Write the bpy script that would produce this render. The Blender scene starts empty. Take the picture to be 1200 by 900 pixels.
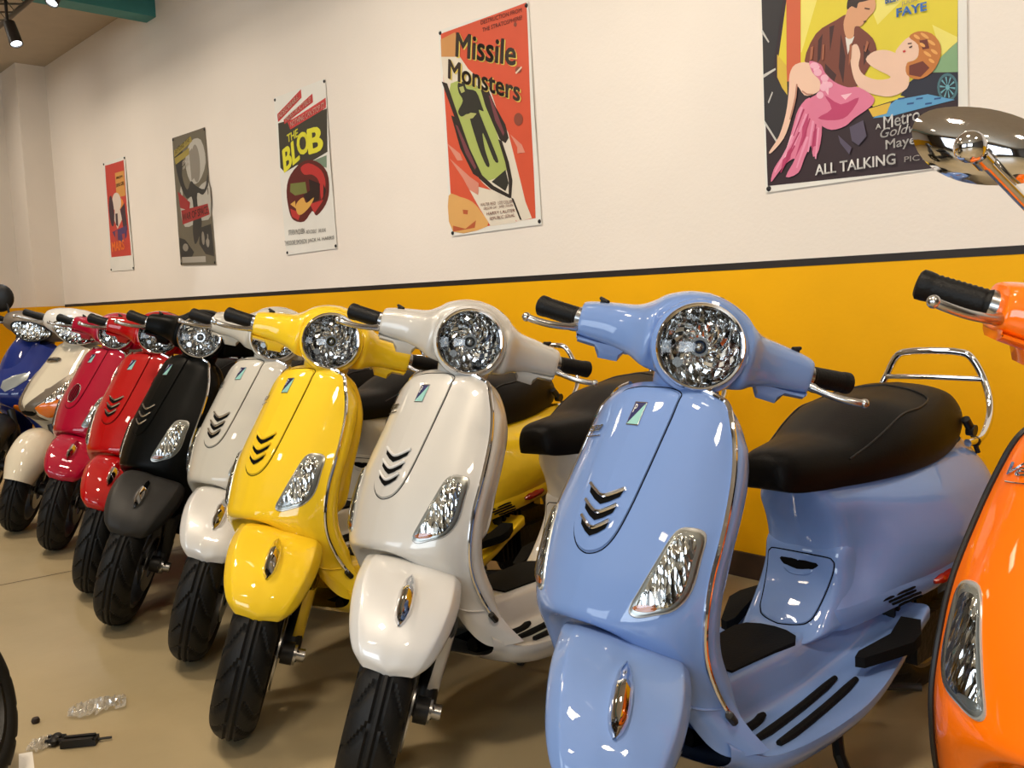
import bpy, bmesh, math, random
import numpy as np
from mathutils import Vector, Matrix

random.seed(4); rng = np.random.RandomState(4)
S = bpy.context.scene
COL = S.collection

# ------------------------------------------------------------------ camera
F_PX, PITCH, ROLL, YAW, CAM_H = 1056.293, 0.0963281, -0.0387184, 0.8106872, 1.0240297
cam_d = Vector((-math.sin(YAW) * math.cos(PITCH), math.cos(YAW) * math.cos(PITCH), -math.sin(PITCH)))
_r = Vector((math.cos(YAW), math.sin(YAW), 0)); _u = _r.cross(cam_d)
cam_r = _r * math.cos(ROLL) + _u * math.sin(ROLL)
cam_u = -_r * math.sin(ROLL) + _u * math.cos(ROLL)
CAM = Vector((0, 0, CAM_H))
cd = bpy.data.cameras.new('camera'); cam = bpy.data.objects.new('camera', cd); COL.objects.link(cam)
cd.sensor_width = 36.0; cd.lens = F_PX * 36.0 / 1200.0; cd.clip_start = 0.02; cd.clip_end = 100
cam.matrix_world = Matrix(((cam_r.x, cam_u.x, -cam_d.x, 0), (cam_r.y, cam_u.y, -cam_d.y, 0), (cam_r.z, cam_u.z, -cam_d.z, CAM_H), (0, 0, 0, 1)))
S.camera = cam

# ------------------------------------------------------------------ world, lights, exposure
S.view_settings.view_transform = 'Standard'; S.view_settings.look = 'None'
S.view_settings.gamma = 1.0; S.view_settings.use_curve_mapping = False
S.view_settings.exposure = 0.72
S.render.film_transparent = False
w = bpy.data.worlds.new('daylight'); S.world = w; w.use_nodes = True
bg = w.node_tree.nodes['Background']; bg.inputs[0].default_value = (0.80, 0.90, 1.0, 1); bg.inputs[1].default_value = 0.6

def area(name, loc, target, sx, sy, power, colr):
    l = bpy.data.lights.new(name, 'AREA'); l.shape = 'RECTANGLE'; l.size = sx; l.size_y = sy
    l.energy = power; l.color = colr
    o = bpy.data.objects.new(name, l); COL.objects.link(o); o.location = loc
    o.rotation_euler = (Vector(target) - Vector(loc)).to_track_quat('-Z', 'Y').to_euler()
    return o
WALL_Y = 2.739; BAND_Z = 1.098; CEIL_Z = 3.2
# daylight entering through the shop windows behind and to the right of the camera
area('window_daylight', (-2.6, -4.6, 1.7), (-2.6, 2.7, 1.0), 3.0, 1.8, 44, (0.80, 0.90, 1.0))
area('window_daylight', (1.6, -4.6, 1.7), (0.6, 2.7, 0.9), 3.0, 1.8, 80, (0.80, 0.90, 1.0))
# warm recessed ceiling fittings of the showroom: their housings cut the light off near the ceiling
LIGHTS = ((1.4, 0.3, 13), (-0.5, 0.3, 11), (-2.4, 0.3, 10), (-4.4, 0.5, 10), (-6.9, 0.5, 9), (0.4, -1.8, 9), (-3.0, -1.8, 9))
for lx, ly, pw in LIGHTS:
    a_ = area('ceiling_light_glow', (lx, ly, CEIL_Z - 0.08), (lx, ly, 0), 0.34, 0.34, pw, (1.0, 0.83, 0.64)); a_.data.spread = math.radians(120)
# added fill lamps with no fittings, put in to brighten the wall's lower half
for lx, pw in ((1.2, 3.7), (-0.4, 3.5), (-1.9, 4.8), (-3.5, 4.6), (-5.2, 4.0), (-6.8, 4.2), (-8.2, 3.3)):
    a_ = area('added_wall_fill', (lx, 1.15, 3.02), (lx, WALL_Y, 1.35), 0.30, 0.30, pw, (1.0, 0.90, 0.79)); a_.data.spread = math.radians(98)

# ------------------------------------------------------------------ materials
def lin(c):
    return tuple((x / 255 / 12.92 if x / 255 <= 0.04045 else ((x / 255 + 0.055) / 1.055) ** 2.4) for x in c) + (1,)
def mat(name, c, rough=0.5, metal=0.0, coat=0.0, noise=0.0, nscale=8.0, bump=0.0, bscale=60.0, emit=None, spec=0.5, c2=None):
    m = bpy.data.materials.new(name); m.use_nodes = True
    nt = m.node_tree; b = nt.nodes['Principled BSDF']
    b.inputs['Base Color'].default_value = lin(c); b.inputs['Roughness'].default_value = rough
    b.inputs['Metallic'].default_value = metal; b.inputs['Coat Weight'].default_value = coat
    b.inputs['Coat Roughness'].default_value = 0.03; b.inputs['Specular IOR Level'].default_value = spec
    tc = nt.nodes.new('ShaderNodeTexCoord')
    if noise or c2:
        n = nt.nodes.new('ShaderNodeTexNoise'); n.inputs['Scale'].default_value = nscale; n.inputs['Detail'].default_value = 5
        nt.links.new(tc.outputs['Object'], n.inputs['Vector'])
        r = nt.nodes.new('ShaderNodeValToRGB'); r.color_ramp.elements[0].position = 0.3; r.color_ramp.elements[1].position = 0.7
        a = c2 if c2 else tuple(x * (1 - noise) for x in c)
        r.color_ramp.elements[0].color = lin(a); r.color_ramp.elements[1].color = lin(c)
        nt.links.new(n.outputs[0], r.inputs[0]); nt.links.new(r.outputs[0], b.inputs['Base Color'])
    if bump:
        n2 = nt.nodes.new('ShaderNodeTexNoise'); n2.inputs['Scale'].default_value = bscale; n2.inputs['Detail'].default_value = 4
        nt.links.new(tc.outputs['Object'], n2.inputs['Vector'])
        bp = nt.nodes.new('ShaderNodeBump'); bp.inputs['Strength'].default_value = bump; bp.inputs['Distance'].default_value = 0.01
        nt.links.new(n2.outputs[0], bp.inputs['Height']); nt.links.new(bp.outputs[0], b.inputs['Normal'])
    if emit:
        b.inputs['Emission Color'].default_value = lin(c); b.inputs['Emission Strength'].default_value = emit
    return m
def paint(name, c, metal=0.0, rough=0.5, coat=1.0):
    return mat(name, c, rough=rough, metal=metal, coat=coat, noise=0.03, nscale=3, spec=0.12)

M = {}
M['chrome'] = mat('chrome', (225, 225, 228), 0.06, 1.0, noise=0.02)
M['alloy'] = mat('brushed_alloy', (190, 190, 190), 0.25, 1.0, noise=0.05)
M['rubber'] = mat('tyre_rubber', (9, 9, 9), 0.6, noise=0.25, nscale=30, bump=0.08, bscale=200, spec=0.4)
M['grip'] = mat('grip_rubber', (8, 8, 8), 0.5, bump=0.15, bscale=250, noise=0.2, spec=.25)
M['black'] = mat('black_plastic', (10, 10, 10), 0.45, noise=0.2)
M['void'] = mat('dark_recess', (6, 6, 6), 0.8, noise=0.2, spec=0.1)
M['seat'] = mat('seat_vinyl', (10, 9, 8), 0.45, bump=0.12, bscale=350, noise=0.15, spec=0.14)
M['matrub'] = mat('foot_mat_rubber', (12, 13, 13), 0.75, bump=0.1, bscale=200, noise=0.2, spec=.15)
M['engine'] = mat('dark_engine_metal', (38, 37, 36), 0.5, 0.6, noise=0.4, nscale=20, bump=0.3)
M['amber'] = mat('amber_plastic', (235, 120, 20), 0.15, coat=0.5, noise=0.1)
M['redlens'] = mat('red_reflector', (150, 30, 12), 0.2, coat=0.6, noise=0.2)
M['navy'] = mat('badge_navy', (28, 34, 90), 0.2, coat=0.6, noise=0.05)
M['teal'] = mat('badge_teal', (150, 205, 196), 0.2, coat=0.6, noise=0.05)
M['rimgrey'] = mat('rim_grey', (120, 120, 122), 0.35, 0.8, noise=0.1)

def glass_mat():
    m = bpy.data.materials.new('clear_lens'); m.use_nodes = True; nt = m.node_tree
    nt.nodes.clear(); o = nt.nodes.new('ShaderNodeOutputMaterial')
    t = nt.nodes.new('ShaderNodeBsdfTransparent'); t.inputs[0].default_value = (0.93, 0.95, 0.95, 1)
    g = nt.nodes.new('ShaderNodeBsdfGlossy'); g.inputs['Roughness'].default_value = 0.04
    fr = nt.nodes.new('ShaderNodeFresnel'); fr.inputs[0].default_value = 1.6
    x = nt.nodes.new('ShaderNodeMixShader')
    nt.links.new(fr.outputs[0], x.inputs[0]); nt.links.new(t.outputs[0], x.inputs[1]); nt.links.new(g.outputs[0], x.inputs[2])
    nt.links.new(x.outputs[0], o.inputs[0]); return m
M['lens'] = glass_mat()
def reflector_mat(name, sx, sy, sz, dark=(60, 58, 55)):
    # moulded mirror optics: wavy relief on a metallised surface
    m = bpy.data.materials.new(name); m.use_nodes = True; nt = m.node_tree; b = nt.nodes['Principled BSDF']
    b.inputs['Metallic'].default_value = 1.0; b.inputs['Roughness'].default_value = 0.09
    tc = nt.nodes.new('ShaderNodeTexCoord'); mp = nt.nodes.new('ShaderNodeMapping'); mp.inputs['Scale'].default_value = (sx, sy, sz)
    nt.links.new(tc.outputs['Object'], mp.inputs[0])
    v = nt.nodes.new('ShaderNodeTexVoronoi'); v.inputs['Scale'].default_value = 1.0
    nt.links.new(mp.outputs[0], v.inputs['Vector'])
    r = nt.nodes.new('ShaderNodeValToRGB'); r.color_ramp.elements[0].color = lin(dark); r.color_ramp.elements[1].color = lin((240, 240, 240))
    r.color_ramp.elements[0].position = 0.05; r.color_ramp.elements[1].position = 0.35
    nt.links.new(v.outputs['Color'], r.inputs[0]); nt.links.new(r.outputs[0], b.inputs['Base Color'])
    bp = nt.nodes.new('ShaderNodeBump'); bp.inputs['Strength'].default_value = 0.9; bp.inputs['Distance'].default_value = 0.006
    nt.links.new(v.outputs['Distance'], bp.inputs['Height']); nt.links.new(bp.outputs[0], b.inputs['Normal'])
    return m
M['reflector'] = reflector_mat('lamp_reflector', 60, 60, 26, (120, 120, 120))
M['optic'] = reflector_mat('indicator_optic', 100, 100, 16, (110, 108, 104))
M['frame'] = mat('indicator_frame', (176, 176, 170), 0.2, 0.3, coat=0.6, noise=0.06)

# ------------------------------------------------------------------ mesh helpers
def setp(o, label=None, cat=None, group=None, kind=None):
    if label: o['label'] = label
    if cat: o['category'] = cat
    if group: o['group'] = group
    if kind: o['kind'] = kind
    return o
def mesh(name, V, Fc, smooth=True, mi=None):
    me = bpy.data.meshes.new(name); me.from_pydata([tuple(map(float, v)) for v in V], [], [tuple(f) for f in Fc])
    if smooth: me.polygons.foreach_set('use_smooth', [True] * len(me.polygons))
    if mi is not None: me.polygons.foreach_set('material_index', mi)
    me.update(); return me
def fixn(me):
    bm = bmesh.new(); bm.from_mesh(me); bmesh.ops.remove_doubles(bm, verts=bm.verts, dist=1e-6)
    bmesh.ops.recalc_face_normals(bm, faces=bm.faces); bm.to_mesh(me); bm.free()
    me.polygons.foreach_set('use_smooth', [True] * len(me.polygons)); me.update(); return me
def addo(name, me, m=None, parent=None, loc=None):
    o = bpy.data.objects.new(name, me); COL.objects.link(o)
    if m is not None:
        if not isinstance(m, (list, tuple)): m = [m]
        while len(me.materials) < len(m): me.materials.append(None)
        for i, mm in enumerate(m):
            o.material_slots[i].link = 'OBJECT'; o.material_slots[i].material = mm
    if parent is not None: o.parent = parent
    if loc is not None: o.location = loc
    return o
class MB:
    """collects shapes into one mesh"""
    def __init__(s): s.V = []; s.F = []; s.mi = []; s.cur = 0
    def add(s, V, Fc):
        n = len(s.V); s.V += [tuple(v) for v in V]; s.F += [tuple(i + n for i in f) for f in Fc]; s.mi += [s.cur] * len(Fc); return s
    def box(s, lo, hi):
        x0, y0, z0 = lo; x1, y1, z1 = hi
        V = [(x0, y0, z0), (x1, y0, z0), (x1, y1, z0), (x0, y1, z0), (x0, y0, z1), (x1, y0, z1), (x1, y1, z1), (x0, y1, z1)]
        return s.add(V, [(0, 3, 2, 1), (4, 5, 6, 7), (0, 1, 5, 4), (1, 2, 6, 5), (2, 3, 7, 6), (3, 0, 4, 7)])
    def tube(s, P, r, n=10, cap=True, closed=False):
        P = [np.array(p, float) for p in P]; N = len(P); R = r if hasattr(r, '__len__') else [r] * N
        V = []; up = None
        for i in range(N):
            if closed: t = P[(i + 1) % N] - P[i - 1]
            else: t = P[min(i + 1, N - 1)] - P[max(i - 1, 0)]
            t = t / (np.linalg.norm(t) + 1e-12)
            if up is None:
                a = np.array([0, 0, 1.]) if abs(t[2]) < .9 else np.array([1., 0, 0])
                up = np.cross(t, a)
            up = up - t * (up @ t); up /= np.linalg.norm(up) + 1e-12; b = np.cross(t, up)
            for k in range(n):
                an = 2 * math.pi * k / n; V.append(P[i] + R[i] * (math.cos(an) * up + math.sin(an) * b))
        Fc = []
        for i in range(N if closed else N - 1):
            for k in range(n):
                a0 = i * n + k; a1 = i * n + (k + 1) % n; j = (i + 1) % N
                Fc.append((a0, a1, j * n + (k + 1) % n, j * n + k))
        if cap and not closed: Fc += [tuple(range(n))[::-1], tuple(range((N - 1) * n, N * n))]
        return s.add(V, Fc)
    def lathe(s, prof, o=(0, 0, 0), ax=(0, 1, 0), n=32, closed=False):
        """prof: (along axis, radius)"""
        a = np.array(ax, float); a /= np.linalg.norm(a); h = np.array([0, 0, 1.]) if abs(a[2]) < .9 else np.array([1., 0, 0])
        e1 = np.cross(a, h); e1 /= np.linalg.norm(e1); e2 = np.cross(a, e1); o = np.array(o, float)
        V = []
        for (t, r) in prof:
            for k in range(n):
                an = 2 * math.pi * k / n; V.append(o + a * t + r * (math.cos(an) * e1 + math.sin(an) * e2))
        Fc = []; N = len(prof)
        for i in range(N if closed else N - 1):
            j = (i + 1) % N
            for k in range(n): Fc.append((i * n + k, i * n + (k + 1) % n, j * n + (k + 1) % n, j * n + k))
        return s.add(V, Fc)
    def ball(s, c, r, n=12):
        prof = [(-r * math.cos(math.pi * i / (n // 2 + 2)), max(1e-5, r * math.sin(math.pi * i / (n // 2 + 2)))) for i in range(n // 2 + 3)]
        return s.lathe(prof, c, (0, 0, 1), n)
    def grid(s, G, cu=False, cv=False):
        G = np.asarray(G, float); a, b = G.shape[:2]; V = G.reshape(-1, 3); Fc = []
        for i in range(a if cu else a - 1):
            for j in range(b if cv else b - 1):
                i2 = (i + 1) % a; j2 = (j + 1) % b
                Fc.append((i * b + j, i * b + j2, i2 * b + j2, i2 * b + j))
        return s.add(V, Fc)
    def prism(s, poly, f0, f1):
        """poly in 2d; f0, f1 map (a,b) to 3d for the bottom and the top"""
        n = len(poly); V = [f0(*p) for p in poly] + [f1(*p) for p in poly]
        return s.add(V, [tuple(range(n))[::-1], tuple(range(n, 2 * n))] + [(i, (i + 1) % n, n + (i + 1) % n, n + i) for i in range(n)])
    def mesh(s, name, smooth=True, fix=True):
        me = mesh(name, s.V, s.F, smooth, s.mi if any(s.mi) else None)
        if fix:
            bm = bmesh.new(); bm.from_mesh(me); bmesh.ops.remove_doubles(bm, verts=bm.verts, dist=1e-6)
            bmesh.ops.recalc_face_normals(bm, faces=bm.faces); bm.to_mesh(me); bm.free()
        if smooth:
            me.polygons.foreach_set('use_smooth', [True] * len(me.polygons))
            try: me.set_sharp_from_angle(angle=math.radians(42))
            except Exception: pass
        return me
def cr(P, sub, closed=False):
    """Catmull-Rom through the rows of P (axis 0)"""
    P = np.asarray(P, float); n = len(P); out = []
    for i in range(n if closed else n - 1):
        if closed: a, b, c, d = P[i - 1], P[i], P[(i + 1) % n], P[(i + 2) % n]
        else:
            b, c = P[i], P[i + 1]; a = P[i - 1] if i > 0 else 2 * b - c; d = P[i + 2] if i + 2 < n else 2 * c - b
        for k in range(sub):
            t = k / sub
            out.append(0.5 * (2 * b + (c - a) * t + (2 * a - 5 * b + 4 * c - d) * t * t + (3 * b - a - 3 * c + d) * t ** 3))
    if not closed: out.append(P[-1])
    return np.array(out)
def dense(R, su, sv):
    G = cr(R, su); return np.swapaxes(cr(np.swapaxes(G, 0, 1), sv), 0, 1)
def mirror(G):
    """G[i][j]: j from the centre line to the edge -> the full width"""
    L = G[:, ::-1].copy(); L[:, :, 1] *= -1
    return np.concatenate([L[:, :-1], G], 1)
def smoothpoly(P, sub=6): return cr(P, sub, True)

class Surf:
    """dense half surface (y>=0), queried by (y,z) for points and normals of its front"""
    def __init__(s, R, su=8, sv=6):
        s.R = np.asarray(R, float); s.G = dense(R, su, sv)
        G = s.G; N = np.cross(np.gradient(G, axis=1), np.gradient(G, axis=0)); N /= np.linalg.norm(N, axis=2, keepdims=True) + 1e-12
        if N[G.shape[0] // 2, 2, 0] < 0: N = -N
        s.N = N; s.P = G.reshape(-1, 3); s.Q = N.reshape(-1, 3)
    def at(s, y, z, h=0.0):
        sg = -1 if y < 0 else 1; y = abs(y)
        d = (s.P[:, 1] - y) ** 2 + (s.P[:, 2] - z) ** 2; k = np.argsort(d)[:4]
        n = (s.Q[k] / (d[k, None] + 1e-9)).sum(0); n /= np.linalg.norm(n)
        # plane of the nearest samples carries (y,z) to x
        x = 0; wsum = 0
        for i in k:
            q = s.Q[i]; wgt = 1 / (d[i] + 1e-9)
            qx = q[0] if abs(q[0]) > .15 else .15
            x += wgt * (s.P[i, 0] - (q[1] * (y - s.P[i, 1]) + q[2] * (z - s.P[i, 2])) / qx); wsum += wgt
        p = np.array([x / wsum, y, z]) + n * h
        if sg < 0: p[1] *= -1
        return p
def surf_patch(mb, S_, poly, hin, hout=0.0, rings=4, dome=0.0, sub=5, edge=0.88):
    """raised plate following the surface S_ inside the star-shaped outline poly [(y,z)...]"""
    P = smoothpoly(poly, sub) if sub > 1 else np.array(poly, float)
    c = P.mean(0); rows = []
    ts = [0.0] + [edge * (k + 1) / rings for k in range(rings)] + [0.97, 1.0]
    for t in ts[1:]:
        h = hin + dome * (1 - t * t) if t <= edge + 1e-9 else (hin * 0.8 if t < 1 else hout)
        rows.append([S_.at(*(c + (p - c) * t), h=h) for p in P])
    mb.grid(np.array(rows), cv=True)
    n = len(P); base = len(mb.V) - len(rows) * n; cc = S_.at(c[0], c[1], hin + dome)
    mb.V.append(tuple(cc)); ci = len(mb.V) - 1
    for k in range(n): mb.F.append((ci, base + k, base + (k + 1) % n)); mb.mi.append(mb.cur)
def surf_line(mb, S_, pts, r, h=0.0, n=8, sub=4, closed=False):
    P = cr(np.array(pts, float), sub, closed) if sub > 1 else np.array(pts)
    mb.tube([S_.at(y, z, h) for y, z in P], r, n, closed=closed)

_txt = {}
def text_polys(body, shear=0.0, bold=0.0, spacing=1.0):
    """lettering as flat triangles, unit height, origin at the lower left; returns V(2d), faces, width"""
    k = (body, shear, bold, spacing)
    if k in _txt: return _txt[k]
    cu = bpy.data.curves.new('t', 'FONT'); cu.body = body; cu.shear = shear; cu.space_character = spacing; cu.resolution_u = 3
    o = bpy.data.objects.new('t', cu); COL.objects.link(o)
    dg = bpy.context.evaluated_depsgraph_get(); me = bpy.data.meshes.new_from_object(o.evaluated_get(dg))
    V = np.array([v.co[:2] for v in me.vertices]) if len(me.vertices) else np.zeros((1, 2)); Fc = [tuple(p.vertices) for p in me.polygons]
    lo = V.min(0); hi = V.max(0); V = (V - lo) / (hi[1] - lo[1]); wd = V[:, 0].max()
    if bold:
        n = len(V); sh = [(0, 0)] + [(bold * 1.3 * math.cos(a), bold * 1.0 * math.sin(a)) for a in np.linspace(0, 2 * math.pi, 7)[:-1]]
        F0 = Fc; Fc = [tuple(i + n * k for i in f) for k in range(len(sh)) for f in F0]; V = np.concatenate([V + d for d in sh])
    bpy.data.objects.remove(o); bpy.data.curves.remove(cu); bpy.data.meshes.remove(me)
    _txt[k] = (V, Fc, wd); return _txt[k]

# ------------------------------------------------------------------ the classic scooter, in its own frame: x forward, y to its left, z up
FRONT = [
 [(.338,0,.866),(.339,.04,.864),(.338,.07,.859),(.335,.095,.851),(.330,.114,.841),(.325,.127,.832)],
 [(.372,0,.850),(.371,.042,.848),(.368,.077,.842),(.360,.105,.832),(.350,.128,.820),(.341,.143,.808)],
 [(.403,0,.815),(.401,.045,.812),(.394,.082,.805),(.383,.115,.794),(.368,.140,.782),(.354,.157,.768)],
 [(.455,0,.745),(.451,.045,.744),(.440,.088,.738),(.422,.125,.730),(.401,.150,.722),(.380,.170,.712)],
 [(.511,0,.665),(.506,.048,.664),(.493,.094,.659),(.471,.135,.652),(.448,.160,.646),(.424,.180,.638)],
 [(.545,0,.605),(.540,.05,.603),(.525,.098,.597),(.503,.139,.590),(.481,.162,.583),(.456,.180,.576)],
 [(.572,0,.550),(.566,.05,.547),(.549,.1,.540),(.524,.142,.531),(.500,.164,.522),(.474,.179,.512)],
 [(.585,0,.518),(.579,.05,.514),(.560,.098,.504),(.532,.138,.486),(.505,.160,.470),(.472,.176,.455)],
 [(.580,0,.503),(.572,.05,.498),(.552,.094,.480),(.522,.130,.448),(.492,.154,.423),(.452,.176,.400)],
 [(.556,0,.497),(.545,.055,.489),(.528,.098,.455),(.502,.132,.405),(.470,.158,.372),(.424,.178,.352)],
 [(.545,0,.495),(.532,.058,.485),(.512,.104,.435),(.482,.142,.365),(.450,.170,.325),(.404,.194,.312)],
 [(.535,0,.493),(.520,.060,.478),(.500,.108,.415),(.466,.150,.322),(.430,.180,.278),(.378,.212,.274)],
]
FS = Surf(FRONT)
HORN = [(0,.858),(.035,.857),(.062,.850),(.066,.835),(.064,.78),(.060,.72),(.055,.672),(.045,.634),(.027,.612),(0,.604)]
HORN = HORN + [(-y, z) for y, z in HORN[-2:0:-1]]
IND = [(.166,.640),(.150,.652),(.131,.648),(.117,.605),(.103,.562),(.094,.532),(.106,.521),(.130,.525),(.153,.533),(.166,.560),(.168,.605)]

def template():
    """list of (level, name, mesh, material key, steered) in building order; level 1 = part, 2 = sub-part of the last part"""
    T = []
    def A(level, name, mb, mk, st=0, tag=None):
        me = mb.mesh(name) if isinstance(mb, MB) else mb
        T.append((level, name, me, mk, st, tag))
    # ---- leg shield: outer skin, rolled edge, inner skin
    full = mirror(FS.G)
    mb = MB(); G = full
    # thickness of the skin at the arch and the inner shell behind it
    E0 = FS.G[:, -1]
    rows = []
    for i in range(G.shape[0]):
        half = []
        e = E0[i]; z = e[2]; dz = 0
        back = 0.055 if z < .80 else 0.035 + 0.02 * (0.87 - z) / 0.07
        back *= min(1, max(.3, (z - .27) / .12))
        half = [e, e + (-.018, .004, 0), e + (-back * .7, .002, 0), e + (-back, -.012, 0)]
        cx = e[0] - back - .012 * math.sin(min(1, max(0, (z - .3) / .3)) * math.pi)
        cy = e[1]
        half += [np.array([cx - .010, cy * .7, z + dz]), np.array([cx - .016, cy * .35, z]), np.array([cx - .018, 0, z])]
        ft = min(1, max(0, (z - .755) / .09))
        half = [half[0]] + [np.array(h_) * (1, 1 - .16 * ft * min(1, k_ / 2), 1) - (0, 0, .022 * ft * min(1, k_ / 2)) for k_, h_ in enumerate(half[1:], 1)]
        rows.append(half)
    IN = np.array(rows)
    INm = IN.copy(); INm[:, :, 1] *= -1
    ring = np.concatenate([G, IN[:, 1:], INm[:, ::-1][:, 1:-1]], 1)
    mb.grid(ring, cv=True)
    n = ring.shape[1]
    mb.F.append(tuple(len(mb.V) - len(ring) * n + k for k in range(n))); mb.mi.append(0)
    mb.F.append(tuple(len(mb.V) - n + k for k in range(n))); mb.mi.append(0)
    me = mb.mesh('leg_shield'); A(1, 'leg_shield', me, 'body')
    # chrome edge trim all the way round
    edge = FS.G[:, -1]; edge = edge[edge[:, 2] > .335]
    top = FS.G[0, :, :]
    path = [p + np.array([.0, .002, .0]) for p in edge[::-1]]
    path = path + [q + np.array([.001, 0, .001]) for q in top[::-1][1:] if q[1] > .066]
    path = list(cr(np.array(path[::4] + [path[-1]]), 5))
    for s in (1, -1):
        mb = MB().tube([p * (1, s, 1) for p in path], .0046, 8); A(2, 'shield_trim', mb, 'trim')
    mb = MB()
    for s in (1, -1):
        p = path[0] * (1, s, 1); mb.tube([p + (-.004, 0, -.006), p + (.012, s * .002, .012)], .007, 8)
    A(2, 'trim_clip', mb, 'black')
    mb = MB(); surf_patch(mb, FS, HORN, .004, -.003, rings=8); A(2, 'horn_cover', mb, 'body')
    mb = MB(); surf_line(mb, FS, [p for p in HORN], .0010, .0003, 6, 4, True); A(2, 'horn_cover_joint', mb, 'void')
    # fold line low on the shield sides
    for s in (1, -1):
        P = [FS.at(s * y, z, .0012) for y, z in ((.128, .392), (.145, .372), (.160, .362), (.174, .356))]
        T.append((2, 'skirt_ridge', MB().tube(cr(np.array(P), 4), .002, 6).mesh('skirt_ridge'), 'body', 0, None))
    # louvres
    for k, z0 in enumerate((.688, .664, .641)):
        wd = (.037, .034, .030)[k]
        def chev(dz, w_): return [(-w_, z0 + .014 + dz), (-w_ * .5, z0 + .0055 + dz), (0, z0 + dz), (w_ * .5, z0 + .0055 + dz), (w_, z0 + .014 + dz)]
        mb = MB(); up = chev(0, wd); lo = chev(-.0125, wd * .88)
        rows = []
        for t in (0, .33, .66, 1):
            rows.append([FS.at(a[0] * (1 - t) + b[0] * t, a[1] * (1 - t) + b[1] * t, .0055) for a, b in zip(up, lo)])
        mb.grid(np.array(rows)); A(2, 'louvre_slot', mb, 'void')
        mb = MB(); surf_line(mb, FS, up, .0034, .0065, 8, 3); A(2, 'louvre', mb, 'louvre')
    # badge: a small slanting shield, navy above, teal below, with the letter P
    def bq(a, b, h): return FS.at(a * .0115 + .0, .814 + b * .0165, h)
    mb = MB(); corners = [(-1, -1), (1, -1), (1, 1), (-1, 1)]
    mb.prism(corners, lambda a, b: bq(a * 1.12, b * 1.1, .001), lambda a, b: bq(a * 1.12, b * 1.1, .006)); A(2, 'badge', mb, 'chrome')
    mb = MB(); mb.prism([(-1, 1), (-1, -1), (1, 1)], lambda a, b: bq(a, b, .006), lambda a, b: bq(a, b, .0066)); A(2, 'badge_field', mb, 'navy')
    mb = MB(); mb.prism([(-1, -1), (1, -1), (1, 1)], lambda a, b: bq(a, b, .006), lambda a, b: bq(a, b, .0066)); A(2, 'badge_field', mb, 'teal')
    V, Fc, wd = text_polys('P', 0, .01)
    mb = MB(); mb.add([bq(.62 - v[0] * .8 * -1 - 1.35, v[1] * .8 + .05, .0072) for v in V], Fc); A(2, 'badge_letter', mb, 'whiteprint')
    # chrome script on the right of the shield
    V, Fc, wd = text_polys('Vespa', .55, .018, .85)
    hgt = .019; mb = MB()
    for h in (.0025,):
        pts = [FS.at(-.140 + (v[0] / wd) * .062, .766 + v[1] * hgt + .012 * (v[0] / wd), h) for v in V]
        mb.add(pts, Fc)
    mb.tube([FS.at(-.140 + t * .066, .763 + .012 * t, .002) for t in np.linspace(0, 1, 8)], .0010, 5)
    A(2, 'script_lettering', mb, 'script')
    # indicators set flush into the skin
    for s in (-1, 1):
        I = [(s * y, z) for y, z in IND]
        if s < 0: I = I[::-1]
        c = np.mean(I, 0)
        mb = MB(); surf_patch(mb, FS, I, .0030, -.001, rings=4, sub=4); A(1, 'indicator', mb, 'frame')
        I2 = [tuple(c + (np.array(p) - c) * (.74, .84)) for p in I]
        mb = MB(); surf_patch(mb, FS, I2, .0042, .002, rings=6, sub=4, dome=-.0006); A(2, 'indicator_reflector', mb, 'optic')
        cb = np.array([s * .116, .536])
        mb = MB(); surf_patch(mb, FS, [tuple(cb + np.array([math.cos(a) * .016, math.sin(a) * .0055])) for a in np.linspace(0, 2 * math.pi, 9)[:-1]], .0052, .003, rings=2, sub=3)
        A(2, 'indicator_bulb', mb, 'bulb')
        mb = MB(); surf_patch(mb, FS, [tuple(c + (np.array(p) - c) * .93) for p in I], .0065, .003, rings=4, sub=4, dome=.0015); A(2, 'indicator_lens', mb, 'lens')
    # ---- glove box bulge behind the shield with its key lock
    mb = MB(); rows = []
    for z, x0, y0 in ((.47, .36, .10), (.50, .335, .135), (.58, .315, .15), (.68, .275, .155), (.74, .255, .145), (.80, .25, .12), (.835, .262, .09)):
        half = [(x0, 0, z), (x0 + .003, y0 * .5, z), (x0 + .012, y0 * .85, z), (x0 + .05, y0, z), (x0 + .09, y0 * 1.0, z)]
        rows.append(half)
    mb.grid(mirror(dense(rows, 4, 4))); A(1, 'glove_box', mb, 'body')
    mb = MB(); mb.lathe([(0, .012), (.012, .012), (.012, .0001)], (.262, .07, .70), (-1, 0, 0), 16); A(2, 'key_lock', mb, 'black')
    # ---- floor
    rows = []
    def frow(x, zt, yt, zs, ye, ze, zb):
        return [(x, 0, zt), (x, yt * .6, zt), (x, yt, zt - .004), (x, yt + .018, (zt + zs) / 2 - .004), (x, yt + .034, zs + .004), (x, (yt + ye) / 2 + .02, zs),
                (x, ye - .018, zs + .002), (x, ye - .004, zs), (x, ye, ze - .012), (x, ye - .006, ze - .034), (x, ye - .05, zb + .01), (x, 0, zb)]
    for a in ((.43, .345, .065, .300, .190, .300, .24), (.40, .340, .070, .280, .198, .290, .225), (.36, .333, .072, .262, .213, .272, .205), (.29, .327, .074, .250, .222, .262, .185), (.18, .323, .074, .244, .224, .254, .176),
              (.06, .320, .070, .242, .220, .250, .176), (-.02, .326, .064, .244, .212, .252, .178), (-.09, .345, .062, .250, .203, .260, .19), (-.17, .362, .062, .262, .190, .272, .21),
              (-.25, .37, .062, .285, .18, .296, .24), (-.34, .37, .06, .32, .172, .32, .28)):
        rows.append(frow(*a))
    Gf = dense(rows, 5, 3); mb = MB(); mb.grid(mirror(Gf)); 
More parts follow.
